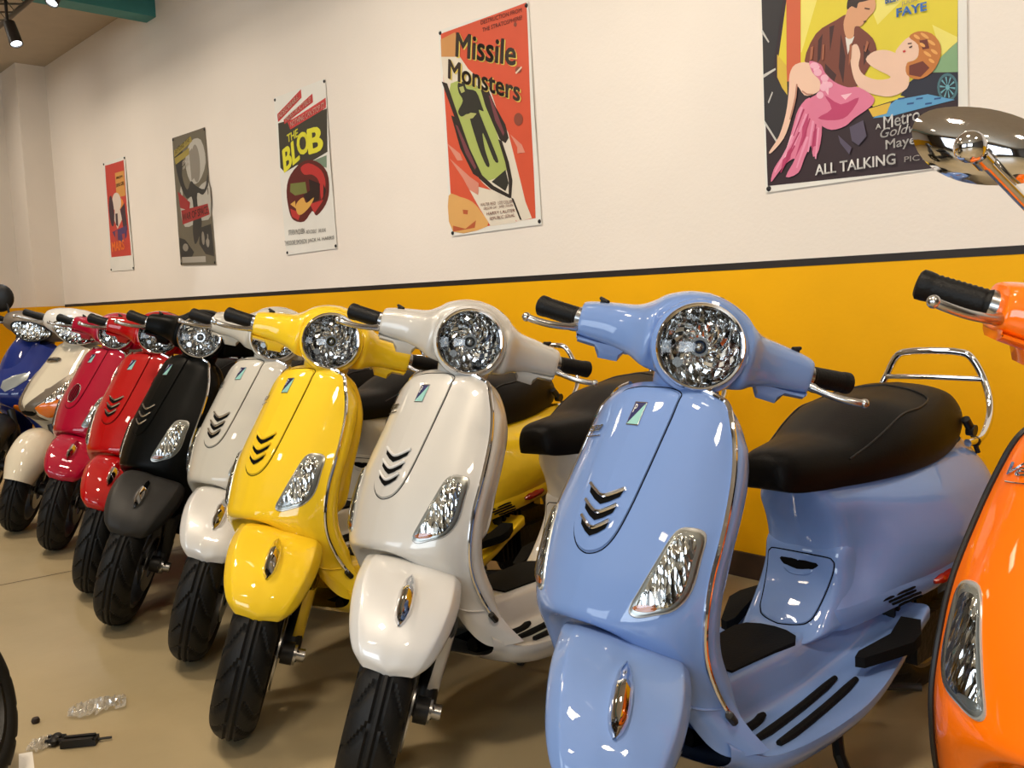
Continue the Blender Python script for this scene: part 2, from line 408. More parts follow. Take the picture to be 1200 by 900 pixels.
    FL = Gf; A(1, 'floorboard', mb, 'body')
    mb = MB(); mt = [(.245, -.066), (.245, .066), (.10, .066), (.035, .070), (.012, .058), (.0, .03), (-.004, 0), (.0, -.03), (.012, -.058), (.035, -.070), (.10, -.066)]
    def topz(x): i = np.argmin(abs(FL[:, 0, 0] - x)); return FL[i, 0, 2]
    mb.prism(mt, lambda a, b: (a, b, topz(a) - .004), lambda a, b: (a, b, topz(a) + .0045)); A(2, 'floor_mat', mb, 'matrub')
    def strip(x0, x1, y0, y1, s):
        xs = np.linspace(x0, x1, 8); P = []
        for k, x in enumerate(xs):
            t = k / 7; y = y0 + (y1 - y0) * t
            i = np.argmin(abs(FL[:, 0, 0] - x)); row = FL[i, 12:22]; j = np.argmin(abs(row[:, 1] - y)); P.append((x, s * y, row[j, 2] + .0035))
        mb = MB(); mb.tube(P, [.0055, .008] + [.008] * 4 + [.008, .0055], 8)
        me = mb.mesh('foot_strip'); T.append((2, 'foot_strip', me, 'matrub', 0, None))
    for s in (1, -1):
        strip(.31, .22, .128, .115, s); strip(.315, -.02, .160, .124, s); strip(.30, -.04, .195, .157, s)
    # ---- rear body with its two bulging cowls
    rows = []
    def brow(z, xf, w0, w1, w2, w3, xr):
        x1 = xf - .075; 
        return [(xf, 0, z), (xf - .004, w0 * .5, z), (xf - .022, w0 * .88, z), (x1, w0 * 1.08, z), (-.25, (w0 * 1.1 + w1) / 2, z), (-.36, w1, z), (-.48, w2, z), (-.60, w2 * .985, z), (-.70, w3, z), (xr + .035, w3 * .62, z + .0), (xr + .004, w3 * .25, z), (xr, 0, z)]
    prof = [(.640, -.055, .055, .110, .13, .09, -.72), (.615, -.058, .074, .148, .165, .118, -.765), (.575, -.075, .098, .190, .200, .145, -.800), (.525, -.098, .100, .207, .220, .158, -.830),
            (.475, -.108, .100, .214, .228, .165, -.848), (.430, -.100, .100, .210, .226, .165, -.850), (.390, -.080, .102, .200, .216, .158, -.835), (.360, -.055, .104, .188, .206, .150, -.815)]
    for pz in prof:
        r = []
        for (x, y, z) in brow(*pz):
            lift = max(0.0, (-x - .12) / .7) ** 1.1 * .13 * max(0, (.50 - z) / .14) if z < .5 else 0
            r.append((x, y, z + lift))
        rows.append(r)
    Gb = dense(rows, 4, 4); mb = MB(); mb.grid(mirror(Gb)[:, :]); A(1, 'rear_body', mb, 'body')
    BG = Gb
    # lower band carrying vent slats and side reflector
    lo = Gb[-1]; rows = []
    for dz, sc in ((.004, 1.004), (-.006, 1.015), (-.030, .99), (-.045, .93), (-.05, .80)):
        rows.append([(x, y * sc, z + dz * (1 if x < -.1 else max(.2, (-x) / .1 if x < 0 else .2))) for x, y, z in lo])
    mb = MB(); mb.grid(mirror(np.array(rows))); A(1, 'lower_side_panel', mb, 'body')
    for s in (1, -1):
        for k in range(4):
            P = []
            for t in np.linspace(0, 1, 6):
                x = -.20 - .012 * k - t * (.085 - .008 * k); j = np.argmin(abs(lo[:, 0] - x) + (np.arange(len(lo)) < 12) * 9)
                P.append((x, s * (lo[j, 1] * 1.01 + .0015), lo[j, 2] - .010 - .0085 * k))
            T.append((2, 'vent_slat', MB().tube(P, .0026, 6).mesh('vent_slat'), 'void', 0, None))
        P = []
        for t in np.linspace(0, 1, 6):
            x = -.335 - t * .075; j = np.argmin(abs(lo[:, 0] - x) + (np.arange(len(lo)) < 12) * 9)
            P.append((x, s * (lo[j, 1] * 1.01 + .001), lo[j, 2] - .018))
        T.append((2, 'side_reflector', MB().tube(P, [.005, .0105, .011, .011, .0105, .006], 8).mesh('side_reflector'), 'redlens', 0, None))
    # access panel under the nose of the seat: follows the centre profile of the body
    class BodyFront:
        R = Surf(np.array([[(x, y, z) for x, y, z in r[:13]] for r in Gb[::-1]])[::-1], 1, 1)
    BF = BodyFront.R
    # joined with the tunnel top for its lower end
    tun = Surf([[(-.135, 0, .50), (-.14, .05, .50), (-.15, .085, .50), (-.2, .09, .50)], [(-.108, 0, .475), (-.112, .05, .475), (-.125, .09, .475), (-.19, .10, .475)], [(-.100, 0, .430), (-.104, .05, .430), (-.116, .09, .43), (-.19, .105, .43)], [(-.080, 0, .390), (-.084, .05, .390), (-.094, .09, .39), (-.18, .11, .39)],
                [(-.050, 0, .355), (-.054, .05, .353), (-.062, .09, .35), (-.15, .10, .35)], [(-.020, 0, .332), (-.024, .05, .330), (-.035, .088, .325), (-.10, .10, .33)], [(.02, 0, .318), (.018, .05, .316), (.004, .075, .312), (-.06, .085, .312)]], 6, 6)
    mb = MB(); mb.grid(mirror(tun.G)); A(1, 'tunnel_panel', mb, 'body')
    PN = [(.060, .460), (.0, .462), (-.060, .460), (-.072, .456), (-.077, .444), (-.072, .40), (-.064, .356), (-.058, .342), (-.044, .334), (0, .330), (.044, .334), (.058, .342), (.064, .356), (.072, .40), (.077, .444), (.072, .456)]
    mb = MB(); surf_patch(mb, tun, PN, .004, -.002, rings=5, sub=4); A(1, 'access_panel', mb, 'body')
    mb = MB(); surf_line(mb, tun, PN, .0013, .001, 6, 4, True); A(2, 'panel_joint', mb, 'void')
    HN = [(-.042, .446), (.042, .446), (.034, .430), (0, .424), (-.034, .430)]
    mb = MB(); surf_patch(mb, tun, HN, .0048, .003, rings=2, sub=3); A(2, 'finger_recess', mb, 'void')
    mb = MB(); surf_patch(mb, tun, [(-.034, .431), (0, .426), (.034, .431), (.026, .418), (0, .414), (-.026, .418)], .0065, .003, rings=2, sub=3); A(2, 'finger_lip', mb, 'body')
    # ---- seat
    rows = []
    for x, zt, zb, wd in ((.035, .665, .640, .028), (.026, .685, .622, .048), (.0, .698, .614, .066), (-.06, .703, .610, .084), (-.12, .706, .610, .102), (-.17, .711, .610, .118), (-.22, .728, .611, .134),
                          (-.28, .750, .613, .150), (-.34, .766, .616, .160), (-.42, .772, .622, .165), (-.50, .781, .632, .160), (-.57, .782, .645, .148), (-.625, .765, .660, .128), (-.655, .73, .675, .098), (-.662, .705, .690, .05)):
        h = zt - zb
        rows.append([(x, 0, zt), (x, wd * .45, zt - h * .045), (x, wd * .78, zt - h * .17), (x, wd * .95, zt - h * .42), (x, wd, zt - h * .68), (x, wd * .96, zt - h * .92), (x, wd * .88, zb), (x, wd * .4, zb), (x, 0, zb)])
    Gs = dense(rows, 4, 4); mb = MB(); mb.grid(mirror(Gs))
    for gi in (0, -1):
        rr = mirror(Gs)[gi]; k0 = len(mb.V); mb.V += [tuple(v) for v in rr]; mb.F.append(tuple(range(k0, k0 + len(rr)))); mb.mi.append(0)
    A(1, 'seat', mb, 'seat')
    # piping: outlines the rider's half of the cushion
    P = []
    for k, t in enumerate(np.linspace(0, 1, 26)):
        a = -math.pi + 2 * math.pi * t
    half = [(-.13, 12), (-.19, 10), (-.25, 9), (-.32, 8), (-.40, 8), (-.455, 7), (-.49, 4), (-.50, 0)]
    for x, j in half:
        i = np.argmin(abs(Gs[:, 0, 0] - x)); P.append(Gs[i, j] + np.array([0, .0006 if j > 6 else 0, .0012]))
    P = cr(np.array(P), 4)
    path = list(P) + [q * (1, -1, 1) for q in P[::-1][1:]]
    mb = MB().tube(path, .0022, 6); A(2, 'seat_piping', mb, 'black')
    mb = MB(); mb.tube([(-.575, .155, .70), (-.60, .158, .672)], .010, 10); mb.tube([(-.60, .150, .672), (-.60, .168, .67)], .014, 12); A(2, 'seat_latch', mb, 'black')
    mb = MB(); mb.tube([(-.63, .15, .655), (-.64, .158, .612)], .006, 8); mb.ball((-.632, .155, .640), .013); A(2, 'helmet_hook', mb, 'black')
    # ---- chrome grab rail round the back of the seat
    rl = [(-.60, .150, .640), (-.66, .160, .650), (-.735, .150, .700), (-.765, .128, .765), (-.765, .095, .828), (-.763, .06, .842), (-.762, 0, .845)]
    P = cr(np.array(rl), 6); path = list(P) + [q * (1, -1, 1) for q in P[::-1][1:]]
    mb = MB().tube(path, .0095, 12); A(1, 'grab_rail', mb, 'chrome')
    mb = MB().tube([(-.763, -.122, .775), (-.760, 0, .777), (-.763, .122, .775)], .007, 10); A(2, 'rail_crossbar', mb, 'chrome')
    mb = MB(); mb.lathe([(0, .0001), (0, .05), (.03, .045), (.036, .0001)], (-.845, 0, .52), (-1, 0, 0), 20); A(1, 'tail_lamp', mb, 'redlens')
    # ---- pillion pegs
    for s in (1, -1):
        mb = MB(); pl = [(-.05, s * .150), (-.075, s * .145), (-.17, s * .165), (-.25, s * .150), (-.255, s * .19), (-.20, s * .215), (-.16, s * .218), (-.09, s * .185), (-.055, s * .168)]
        mb.prism(pl, lambda a, b: (a, b, .262 + (-a) * .12), lambda a, b: (a, b, .282 + (-a) * .14)); A(1, 'pillion_peg', mb, 'matrub')
    # ---- running gear under the body
    mb = MB(); mb.lathe([(-.085, .06), (-.07, .085), (.05, .09), (.09, .07), (.09, .0001)], (-.52, -.04, .24), (0, 1, 0), 20)
    mb.box((-.55, -.12, .19), (-.28, .10, .31)); mb.tube([(-.25, -.02, .24), (-.58, -.02, .22)], .055, 12)
    for k in range(6): mb.box((-.40 + k * .022, -.10, .18), (-.392 + k * .022, .12, .325))
    mb.box((-.36, .09, .17), (-.66, .135, .27)); A(1, 'engine', mb, 'engine')
    mb = MB(); mb.tube([(-.20, .05, .19), (-.34, -.02, .13), (-.44, -.12, .15), (-.50, -.16, .19)], .017, 10); mb.tube([(-.46, -.165, .20), (-.50, -.17, .215), (-.72, -.17, .28), (-.76, -.17, .29)], [.02, .05, .05, .02], 14); A(1, 'exhaust', mb, 'black')
    mb = MB()
    for s in (1, -1):
        mb.tube([(-.10, s * .07, .19), (-.02, s * .13, .09), (-.04, s * .15, .012)], .012, 8); mb.tube([(-.04, s * .15, .012), (-.10, s * .17, .012)], .012, 8)
    mb.tube([(-.06, -.10, .13), (-.06, .10, .13)], .010, 8); mb.tube([(-.10, -.09, .19), (-.10, .09, .19)], .013, 8)
    mb.tube([(-.12, .06, .18), (-.28, .14, .15), (-.30, .17, .15)], .009, 8); A(1, 'centre_stand', mb, 'black')
    mb = MB(); mb.tube([(-.12, .05, .17), (-.05, .05, .16), (.10, .02, .17), (.3, 0, .2)], .02, 8); mb.box((-.2, -.11, .16), (.25, .11, .185)); A(1, 'frame_underside', mb, 'black')
    mb = MB(); zz = [(-.66 + .006 * math.sin(k), -.12, .25 + .0 * k) for k in range(2)]
    hel = [(-.655 + .026 * math.cos(a), -.125 + .026 * math.sin(a), .26 + .012 * a / 1.6) for a in np.linspace(0, 2 * math.pi * 5, 70)]
    mb.tube(hel, .005, 6); mb.tube([(-.655, -.125, .24), (-.655, -.125, .48)], .013, 8); A(1, 'rear_shock', mb, 'engine')
    # ---- wheels
    def tyre(o, rad=.2165, w_=.055, blocky=False):
        NU, NV = 288, 44; V = np.zeros((NU, NV, 3))
        for j in range(NV):
            a = -math.pi * .5 - .62 + (math.pi + 1.24) * j / (NV - 1)      # round the carcass from bead to bead
            yy = w_ * math.sin(a); rr = rad - .050 + .050 * math.cos(a) if math.cos(a) > 0 else rad - .050 + .032 * math.cos(a)
            sft = abs(yy) / w_
            for i in range(NU):
                th = 2 * math.pi * i / NU; d = 0
                if math.cos(a) > .12:
                    ph = (i / 18.0 + 1.3 * sft) % 1.0
                    if ph < .20 and .12 < sft < .97 and (int(i / 18.0 + 1.3 * sft) % 2 or sft > .3): d = .006
                    if .07 < sft < .17: d = max(d, .005)
                r = rr - d; V[i, j] = (o[0] + r * math.cos(th), o[1] + yy, o[2] + r * math.sin(th))
        m = MB(); m.grid(V, cu=True); return m
    def rim(o):
        m = MB(); m.lathe([(-.048, .150), (-.048, .140), (-.03, .128), (.03, .128), (.048, .140), (.048, .150), (.03, .136), (-.03, .136)], o, (0, 1, 0), 40, closed=True)
        m.lathe([(-.035, .0001), (-.035, .032), (.035, .032), (.035, .0001)], o, (0, 1, 0), 24)
        for k in range(5):
            a = 2 * math.pi * k / 5 + .3; u = np.array([math.cos(a), 0, math.sin(a)]); v = np.array([-math.sin(a), 0, math.cos(a)]); oo = np.array(o)
            A_ = [oo + u * .025 + v * .014, oo + u * .13 + v * .022, oo + u * .13 - v * .022, oo + u * .025 - v * .014]
            V = [p + (0, .022, 0) for p in A_] + [p - (0, .022, 0) for p in A_]
            m.add(V, [(0, 1, 2, 3), (7, 6, 5, 4), (0, 4, 5, 1), (1, 5, 6, 2), (2, 6, 7, 3), (3, 7, 4, 0)])
        return m
    fo = (.655, 0, .2165); ro = (-.62, 0, .2165)
    A(1, 'front_wheel', tyre(fo), 'rubber', 1, 'tyre'); A(2, 'wheel_rim', rim(fo), 'rimgrey', 1)
    mb = MB(); mb.lathe([(.060, .045), (.060, .092), (.064, .092), (.064, .045)], fo, (0, 1, 0), 32, closed=True); A(2, 'brake_disc', mb, 'alloy', 1)
    A(1, 'rear_wheel', tyre(ro), 'rubber', 0, 'tyre'); A(2, 'wheel_rim', rim(ro), 'rimgrey', 0)
    # fork: a trailing link on the left with a hub bolt, and its painted cover
    mb = MB(); mb.tube([(.555, .03, .52), (.575, .072, .44), (.600, .088, .34), (.610, .090, .27)], [.022, .020, .018, .018], 12)
    mb.tube([(.600, .088, .285), (.64, .088, .22), (.665, .088, .2165)], [.022, .024, .026], 12); mb.tube([(.655, -.03, .2165), (.655, .10, .2165)], .012, 10)
    mb.tube([(.690, .070, .235), (.690, .098, .235)], .027, 12); A(1, 'front_fork', mb, 'black', 1)
    mb = MB(); mb.lathe([(.085, .0001), (.085, .026), (.105, .026), (.105, .016), (.125, .016), (.125, .0001)], fo, (0, 1, 0), 12); A(2, 'axle_nut', mb, 'alloy', 1)
    fc = [(.685, .388), (.640, .360), (.585, .365), (.556, .420), (.580, .330), (.612, .262), (.632, .248), (.650, .262)]
    mb = MB(); rows = []
    for x0, x1, z in ((.560, .690, .40), (.575, .680, .36), (.590, .665, .31), (.602, .650, .27), (.612, .640, .245)):
        y = .112 - (.40 - z) * .03; rows.append([(x0, y - .014, z), (x0 + .01, y - .002, z), ((x0 + x1) / 2, y + .004, z), (x1 - .01, y - .002, z), (x1, y - .016, z)])
    G1 = dense(rows, 3, 3); G2 = G1.copy(); G2[:, :, 1] -= .006; mb.grid(np.concatenate([G1, G2[:, ::-1]], 1), cv=True); A(1, 'fork_cover', mb, 'fender', 1)
    # ---- front fender
    rows = []
    for c_, r_, e_ in (((.813, .360), (.806, .046, .364), (.790, .060, .368)), ((.817, .380), (.806, .056, .388), (.762, .074, .376)), ((.800, .415), (.785, .069, .417), (.722, .092, .392)),
                       ((.765, .447), (.748, .080, .446), (.682, .101, .408)), ((.715, .472), (.702, .087, .470), (.642, .106, .420)), ((.655, .488), (.650, .088, .487), (.604, .108, .430)),
                       ((.60, .494), (.60, .086, .490), (.568, .106, .440)), ((.545, .488), (.550, .083, .480), (.530, .104, .450)), ((.50, .472), (.508, .078, .465), (.50, .10, .446))):
        c3 = np.array([c_[0], 0, c_[1]]); r3 = np.array(r_); e3 = np.array(e_)
        kk = .25 if c_[1] < .37 else 1.0; mid = (r3 + e3) / 2 + np.array((0.004, .010, .004)) * kk
        rows.append([c3, c3 * .67 + r3 * .33 + (.002, 0, .003), c3 * .34 + r3 * .66 + (.002, 0, .003), c3 * .05 + r3 * .95 + (.001, 0, .0015), r3 * .93 + e3 * .07 + np.array((0, .004, 0)) * kk, mid, e3 * .8 + r3 * .2 + np.array((0, .004, 0)) * kk, e3])
    FF = Surf(rows, 5, 4)
    Go = mirror(FF.G); Gi = Go.copy(); cpt = np.array([.655, 0, .30]); Gi = cpt + (Gi - cpt) * (.975, .95, .955)
    mb = MB(); mb.grid(Go); mb.grid(Gi)
    a, b = Go.shape[:2]; off = a * b
    for i in range(a - 1):
        for j in (0, b - 1): mb.F.append((i * b + j, (i + 1) * b + j, off + (i + 1) * b + j, off + i * b + j)); mb.mi.append(0)
    for j in range(b - 1):
        for i in (0, a - 1): mb.F.append((i * b + j, i * b + j + 1, off + i * b + j + 1, off + i * b + j)); mb.mi.append(0)
    A(1, 'front_fender', mb, 'fender', 1)
    # crest: chrome blade standing on the fender's centre line
    def topf(x):
        c = FF.G[:, 0]; i = np.argmin(abs(c[:, 0] - x) + (c[:, 2] < .36) * 9); return c[i, 2] + .003
    rows = []
    for t in np.linspace(0, 1, 13):
        x = .772 - .128 * t; z = topf(x); wd = float(np.interp(t, [0, .04, .15, .35, .6, .85, 1], [.003, .009, .0145, .0170, .0160, .0115, .002]))
        h = float(np.interp(t, [0, .08, .3, .6, .88, 1], [.006, .018, .024, .023, .015, .004]))
        nx, nz = .62, .78
        rows.append([(x, -wd, z - .004), (x + nx * h * .55, -wd * .75, z + nz * h * .55), (x + nx * h, 0, z + nz * h), (x + nx * h * .55, wd * .75, z + nz * h * .55), (x, wd, z - .004)])
    mb = MB(); mb.grid(np.array(rows)); me = mb.mesh('fender_crest'); T.append((2, 'fender_crest', me, 'chrome', 1, 'crest'))
    # ---- handlebar headset
    rows = []
    #  y, centre x, centre z, half depth, half height
    for y, cx, cz, dx, dz in ((-.216, .212, .917, .030, .024), (-.213, .214, .917, .036, .030), (-.190, .220, .920, .040, .034), (-.150, .232, .924, .045, .038), (-.115, .250, .926, .055, .044), (-.090, .268, .930, .070, .056), (-.070, .270, .936, .060, .067), (-.035, .272, .942, .056, .076), (0, .272, .944, .055, .079)):
        n = 18; loop = []
        for k in range(n):
            an = 2 * math.pi * k / n; ca, sa = math.cos(an), math.sin(an); e = .62
            px = abs(ca) ** e * np.sign(ca) * dx; pz = abs(sa) ** e * np.sign(sa) * dz
            loop.append((cx + px - .12 * pz, y, cz + pz))
        rows.append(loop)
    H = cr(np.array(rows), 4); Hm = H[::-1].copy(); Hm[:, :, 1] *= -1; Hf = np.concatenate([H, Hm[1:]], 0)
    mb = MB(); mb.grid(Hf, cv=True); n = Hf.shape[1]; k0 = len(mb.V) - Hf.shape[0] * n
    mb.F.append(tuple(range(k0, k0 + n))[::-1]); mb.F.append(tuple(range(len(mb.V) - n, len(mb.V)))); mb.mi += [0, 0]
    A(1, 'headset', mb, 'body', 1)
    for s in (1, -1):
        rows = []
        for y, h, dz in ((.062, .0, .006), (.075, .012, .012), (.110, .016, .012), (.122, .018, .013), (.130, .034, .013), (.165, .036, .013), (.176, .018, .012), (.210, .016, .010), (.213, .002, .004)):
            zc = .893 - .0 * y + (.012 if y < .1 else 0); cx = .222 + .10 * max(0, .12 - y)
            rows.append([(cx - .030, s * y, zc), (cx + .034, s * y, zc - .006), (cx + .034, s * y, zc - h * .6), (cx + .022, s * y, zc - h), (cx - .018, s * y, zc - h), (cx - .030, s * y, zc - h * .6)])
        mb = MB(); mb.grid(np.array(rows), cv=True); k0 = len(mb.V)
        mb.F.append(tuple(range(6))); mb.F.append(tuple(range(k0 - 6, k0))); mb.mi += [0, 0]
        A(2, 'headset_underside', mb, 'body', 1)
    mb = MB(); mb.tube([(.285, 0, .885), (.300, 0, .84)], [.062, .058], 24); A(2, 'steering_collar', mb, 'body', 1)
    mb = MB(); mb.lathe([(0, .0055), (.003, .0055), (.003, .0001)], (.262, -.150, .935), (1, 0, .05), 12); A(2, 'mirror_hole', mb, 'void', 1)
    for s in (1, -1):
        mb = MB(); mb.tube([(.215, s * .18, .948), (.213, s * .18, .958)], .007, 8); mb.tube([(.222, s * .172, .959), (.204, s * .188, .961)], .0035, 6); A(2, 'mirror_screw', mb, 'engine', 1)
    for s in (1, -1):
        mb = MB(); pr = [(0, .0001), (0, .019), (.008, .0205)]
        pr += [(.012 + .0035 * k, .0195 if k % 2 else .0182) for k in range(20)] + [(.086, .0205), (.094, .0205), (.097, .017), (.097, .0001)]
        o = np.array([.206, s * .213, .915]); e = np.array([.158, s * .307, .914]); A(2, 'handle_grip', MB().lathe(pr, o, e - o, 20), 'grip', 1)
        mb = MB(); mb.tube([o + (0, -s * .004, 0), o + (e - o) * .07], .021, 14); A(2, 'grip_collar', mb, 'alloy', 1)
        P = cr(np.array([(.232, s * .205, .905), (.252, s * .230, .901), (.266, s * .262, .899), (.271, s * .290, .900), (.270, s * .309, .902)]), 4)
        mb = MB(); mb.tube(P, [.0085] * 4 + [.0065] * (len(P) - 5) + [.006], 10); mb.ball(P[-1], .0085, 14); A(2, 'brake_lever', mb, 'alloy', 1)
    # ---- headlight
    ax = np.array([math.cos(.20), 0, math.sin(.20)]); hc = np.array([.369, 0, .942])
    mb = MB(); mb.lathe([(-.045, .070), (-.030, .0755), (-.006, .0755), (.001, .0745), (.004, .072), (.003, .0685), (-.004, .067), (-.02, .067)], hc, ax, 56); A(1, 'headlight', mb, 'chrome', 1)
    mb = MB(); mb.lathe([(-.105, .058), (-.085, .076), (-.055, .083), (-.028, .0835), (-.016, .081), (-.014, .0745), (-.03, .0745)], hc, ax, 48); A(2, 'lamp_housing', mb, 'body', 1)
    mb = MB(); m2 = MB(); NR, NA = 7, 24; V = np.zeros((NR, NA, 3)); e1 = np.array([0, 1., 0]); e2 = np.cross(ax, e1)
    for i in range(NR):
        r = .012 + (.067 - .012) * i / (NR - 1); dep = -.040 + .034 * (r / .067) ** 2
        for k in range(NA):
            an = 2 * math.pi * k / NA; jit = (.0045 if (i + k) % 2 else 0) if 0 < i < NR - 1 else 0
            V[i, k] = hc + ax * (dep + jit) + r * (math.cos(an) * e1 + math.sin(an) * e2)
    mb.grid(V, cv=True); me = mb.mesh('lamp_reflector'); me.polygons.foreach_set('use_smooth', [False] * len(me.polygons)); A(2, 'lamp_reflector', me, 'reflector', 1)
    mb = MB(); mb.lathe([(-.042, .014), (-.022, .016), (-.018, .0165), (-.018, .012), (-.026, .010)], hc, ax, 20); mb.ball(hc - ax * .026, .0085); A(2, 'headlight_bulb', mb, 'alloy', 1)
    q = hc + ax * -.02 - e1 * -.03 * 1 ; q = hc - ax * .012 + np.array([0, -.030, -.035]); mb = MB(); mb.lathe([(0, .0001), (0, .007), (.004, .0085), (.004, .0001)], q, ax, 14); A(2, 'parking_lamp', mb, 'alloy', 1)
    mb = MB(); mb.lathe([(.020 * (1 - (r / .069) ** 2) - .002, max(r, 1e-4)) for r in np.linspace(0, .069, 7)], hc, ax, 40); A(2, 'headlight_lens', mb, 'lens', 1)
    return T

RAKE = math.radians(25); SA = Vector((.25, 0, .90)); SAX = Vector((-math.sin(RAKE), 0, math.cos(RAKE)))
def steer_matrix(a): return Matrix.Translation(SA) @ Matrix.Rotation(a, 4, SAX) @ Matrix.Translation(-SA)
def place(root, q):
    x, y, head, lean, st = q
    th = head - math.pi / 2
    m = Matrix.Translation((x, y, 0)) @ Matrix.Rotation(th, 4, 'Z') @ Matrix.Rotation(-lean, 4, 'X') @ Matrix.Translation((-.655, 0, 0))
    root.matrix_world = m
M['whiteprint'] = mat('white_print', (235, 235, 235), 0.5, noise=0.03)
TEMPLATE = template()
def scooter(q, mats, label, extra=None):
    root = bpy.data.objects.new('scooter', None); COL.objects.link(root); root.empty_display_size = .1
    setp(root, label, 'scooter', 'parked classic scooters'); place(root, q)
    sm = steer_matrix(q[4]); last = None
    for lv, name, me, mk, st, tag in TEMPLATE:
        if name in mats.get('skip', ()): continue
        m = mats.get(mk) or M[mk]
        o = bpy.data.objects.new(name, me); COL.objects.link(o)
        if not me.materials: me.materials.append(None)
        o.material_slots[0].link = 'OBJECT'; o.material_slots[0].material = m
        if lv == 1:
            o.parent = root; last = o; lm = None
            if st: o.matrix_local = sm
            o['_st'] = st
        else:
            o.parent = last
            if st and not last['_st']: o.matrix_local = sm
        nm = (tag or name)
        if mats.get('lab') and nm in mats['lab']: o['label'] = mats['lab'][nm]
    for o in root.children:
        if '_st' in o: del o['_st']
    if extra: extra(root, sm)
    return root

# ------------------------------------------------------------------ the setting
def structure(name, me, m, label=None):
    o = addo(name, me, m); o['kind'] = 'structure'
    return o
def px_ray(px, py): return cam_d + cam_r * ((px - 600) / F_PX) + cam_u * ((450 - py) / F_PX)
def on_wall(px, py, off=0.0):
    v = px_ray(px, py); t = (WALL_Y - off) / v.y; return CAM + v * t
def on_floor(px, py, z=0.0):
    v = px_ray(px, py); t = (z - CAM_H) / v.z; return CAM + v * t

XL, XR, YB = -9.15, 4.2, -5.0
m_wall = mat('white_wall_paint', (240, 229, 214), 0.75, noise=0.03, nscale=1.2, bump=0.08, bscale=90)
m_yel = mat('yellow_wall_paint', (244, 178, 4), 0.6, spec=0.2, noise=0.05, nscale=2, bump=0.06, bscale=80)
m_line = mat('black_stripe_paint', (34, 26, 20), 0.6, noise=0.2)
m_ceil = mat('ceiling_paint', (190, 178, 158), 0.85, noise=0.03)
m_floor = mat('concrete_floor', (174, 158, 124), 0.4, noise=0.0, nscale=1.6, bump=0.05, bscale=30, c2=(154, 140, 108))
def floor_detail(m):
    nt = m.node_tree; b = nt.nodes['Principled BSDF']; tc = [n for n in nt.nodes if n.type == 'TEX_COORD'][0]
    n = nt.nodes.new('ShaderNodeTexNoise'); n.inputs['Scale'].default_value = 4; n.inputs['Detail'].default_value = 8
    nt.links.new(tc.outputs['Object'], n.inputs['Vector']); r = nt.nodes.new('ShaderNodeMapRange'); r.inputs['To Min'].default_value = .22; r.inputs['To Max'].default_value = .5
    nt.links.new(n.outputs[0], r.inputs[0]); nt.links.new(r.outputs[0], b.inputs['Roughness'])
floor_detail(m_floor)
m_dark = mat('street_side_wall_paint', (92, 84, 74), 0.8, noise=0.1)
m_teal = mat('teal_paint', (62, 140, 138), 0.6, noise=0.05)
m_base = mat('dark_skirting', (70, 50, 34), 0.6, noise=0.3)

def slab(lo, hi): return MB().box(lo, hi)
# floor in two pours with a fine joint between them
j0 = on_floor(0, 686); j1 = on_floor(90, 668)
jy = 1.0; ang = math.atan2(j1.y - j0.y, j1.x - j0.x)
structure('floor', slab((XL - .2, YB - .2, -.1), (XR + .2, WALL_Y + .2, 0)).mesh('floor', False), m_floor)
mb = MB(); d = (j1 - j0).normalized(); nrm = Vector((-d.y, d.x, 0)) * .003
a = j0 - d * 6; b_ = j0 + d * 3.6
mb.add([a - nrm + Vector((0, 0, .0008)), b_ - nrm + Vector((0, 0, .0008)), b_ + nrm + Vector((0, 0, .0008)), a + nrm + Vector((0, 0, .0008))], [(0, 1, 2, 3)])
structure('trim_1', mb.mesh('floor_joint', False), mat('floor_joint', (70, 60, 48), 0.8, noise=0.1))
structure('ceiling', slab((XL - .2, YB - .2, CEIL_Z), (XR + .2, WALL_Y + .2, CEIL_Z + .1)).mesh('ceiling', False), m_ceil)
mb = slab((XL - .2, WALL_Y, BAND_Z), (XR + .2, WALL_Y + .2, CEIL_Z)); mb.cur = 1; mb.box((XL - .2, WALL_Y, 0), (XR + .2, WALL_Y + .2, BAND_Z))
structure('wall_back', mb.mesh('wall_back', False), [m_wall, m_yel])
structure('trim_2', slab((-8.7, WALL_Y - .0015, BAND_Z - .011), (XR, WALL_Y, BAND_Z + .013)).mesh('wall_stripe', False), m_line)
structure('baseboard_back', slab((-8.7, WALL_Y - .012, 0), (XR, WALL_Y, .09)).mesh('baseboard_back', False), m_base)
mb = slab((XL - .2, YB, BAND_Z), (XL, WALL_Y, CEIL_Z)); mb.cur = 1; mb.box((XL - .2, YB, 0), (XL, WALL_Y, BAND_Z))
structure('wall_left', mb.mesh('wall_left', False), [m_wall, m_yel])
mb = slab((XL, 2.50, BAND_Z), (-8.7, WALL_Y, CEIL_Z)); mb.cur = 1; mb.box((XL, 2.50, 0), (-8.7, WALL_Y, BAND_Z))
structure('trim_3', mb.mesh('corner_pilaster', False), [m_wall, m_yel])
structure('wall_right', slab((XR, YB, 0), (XR + .2, WALL_Y, CEIL_Z)).mesh('wall_right', False), m_dark)
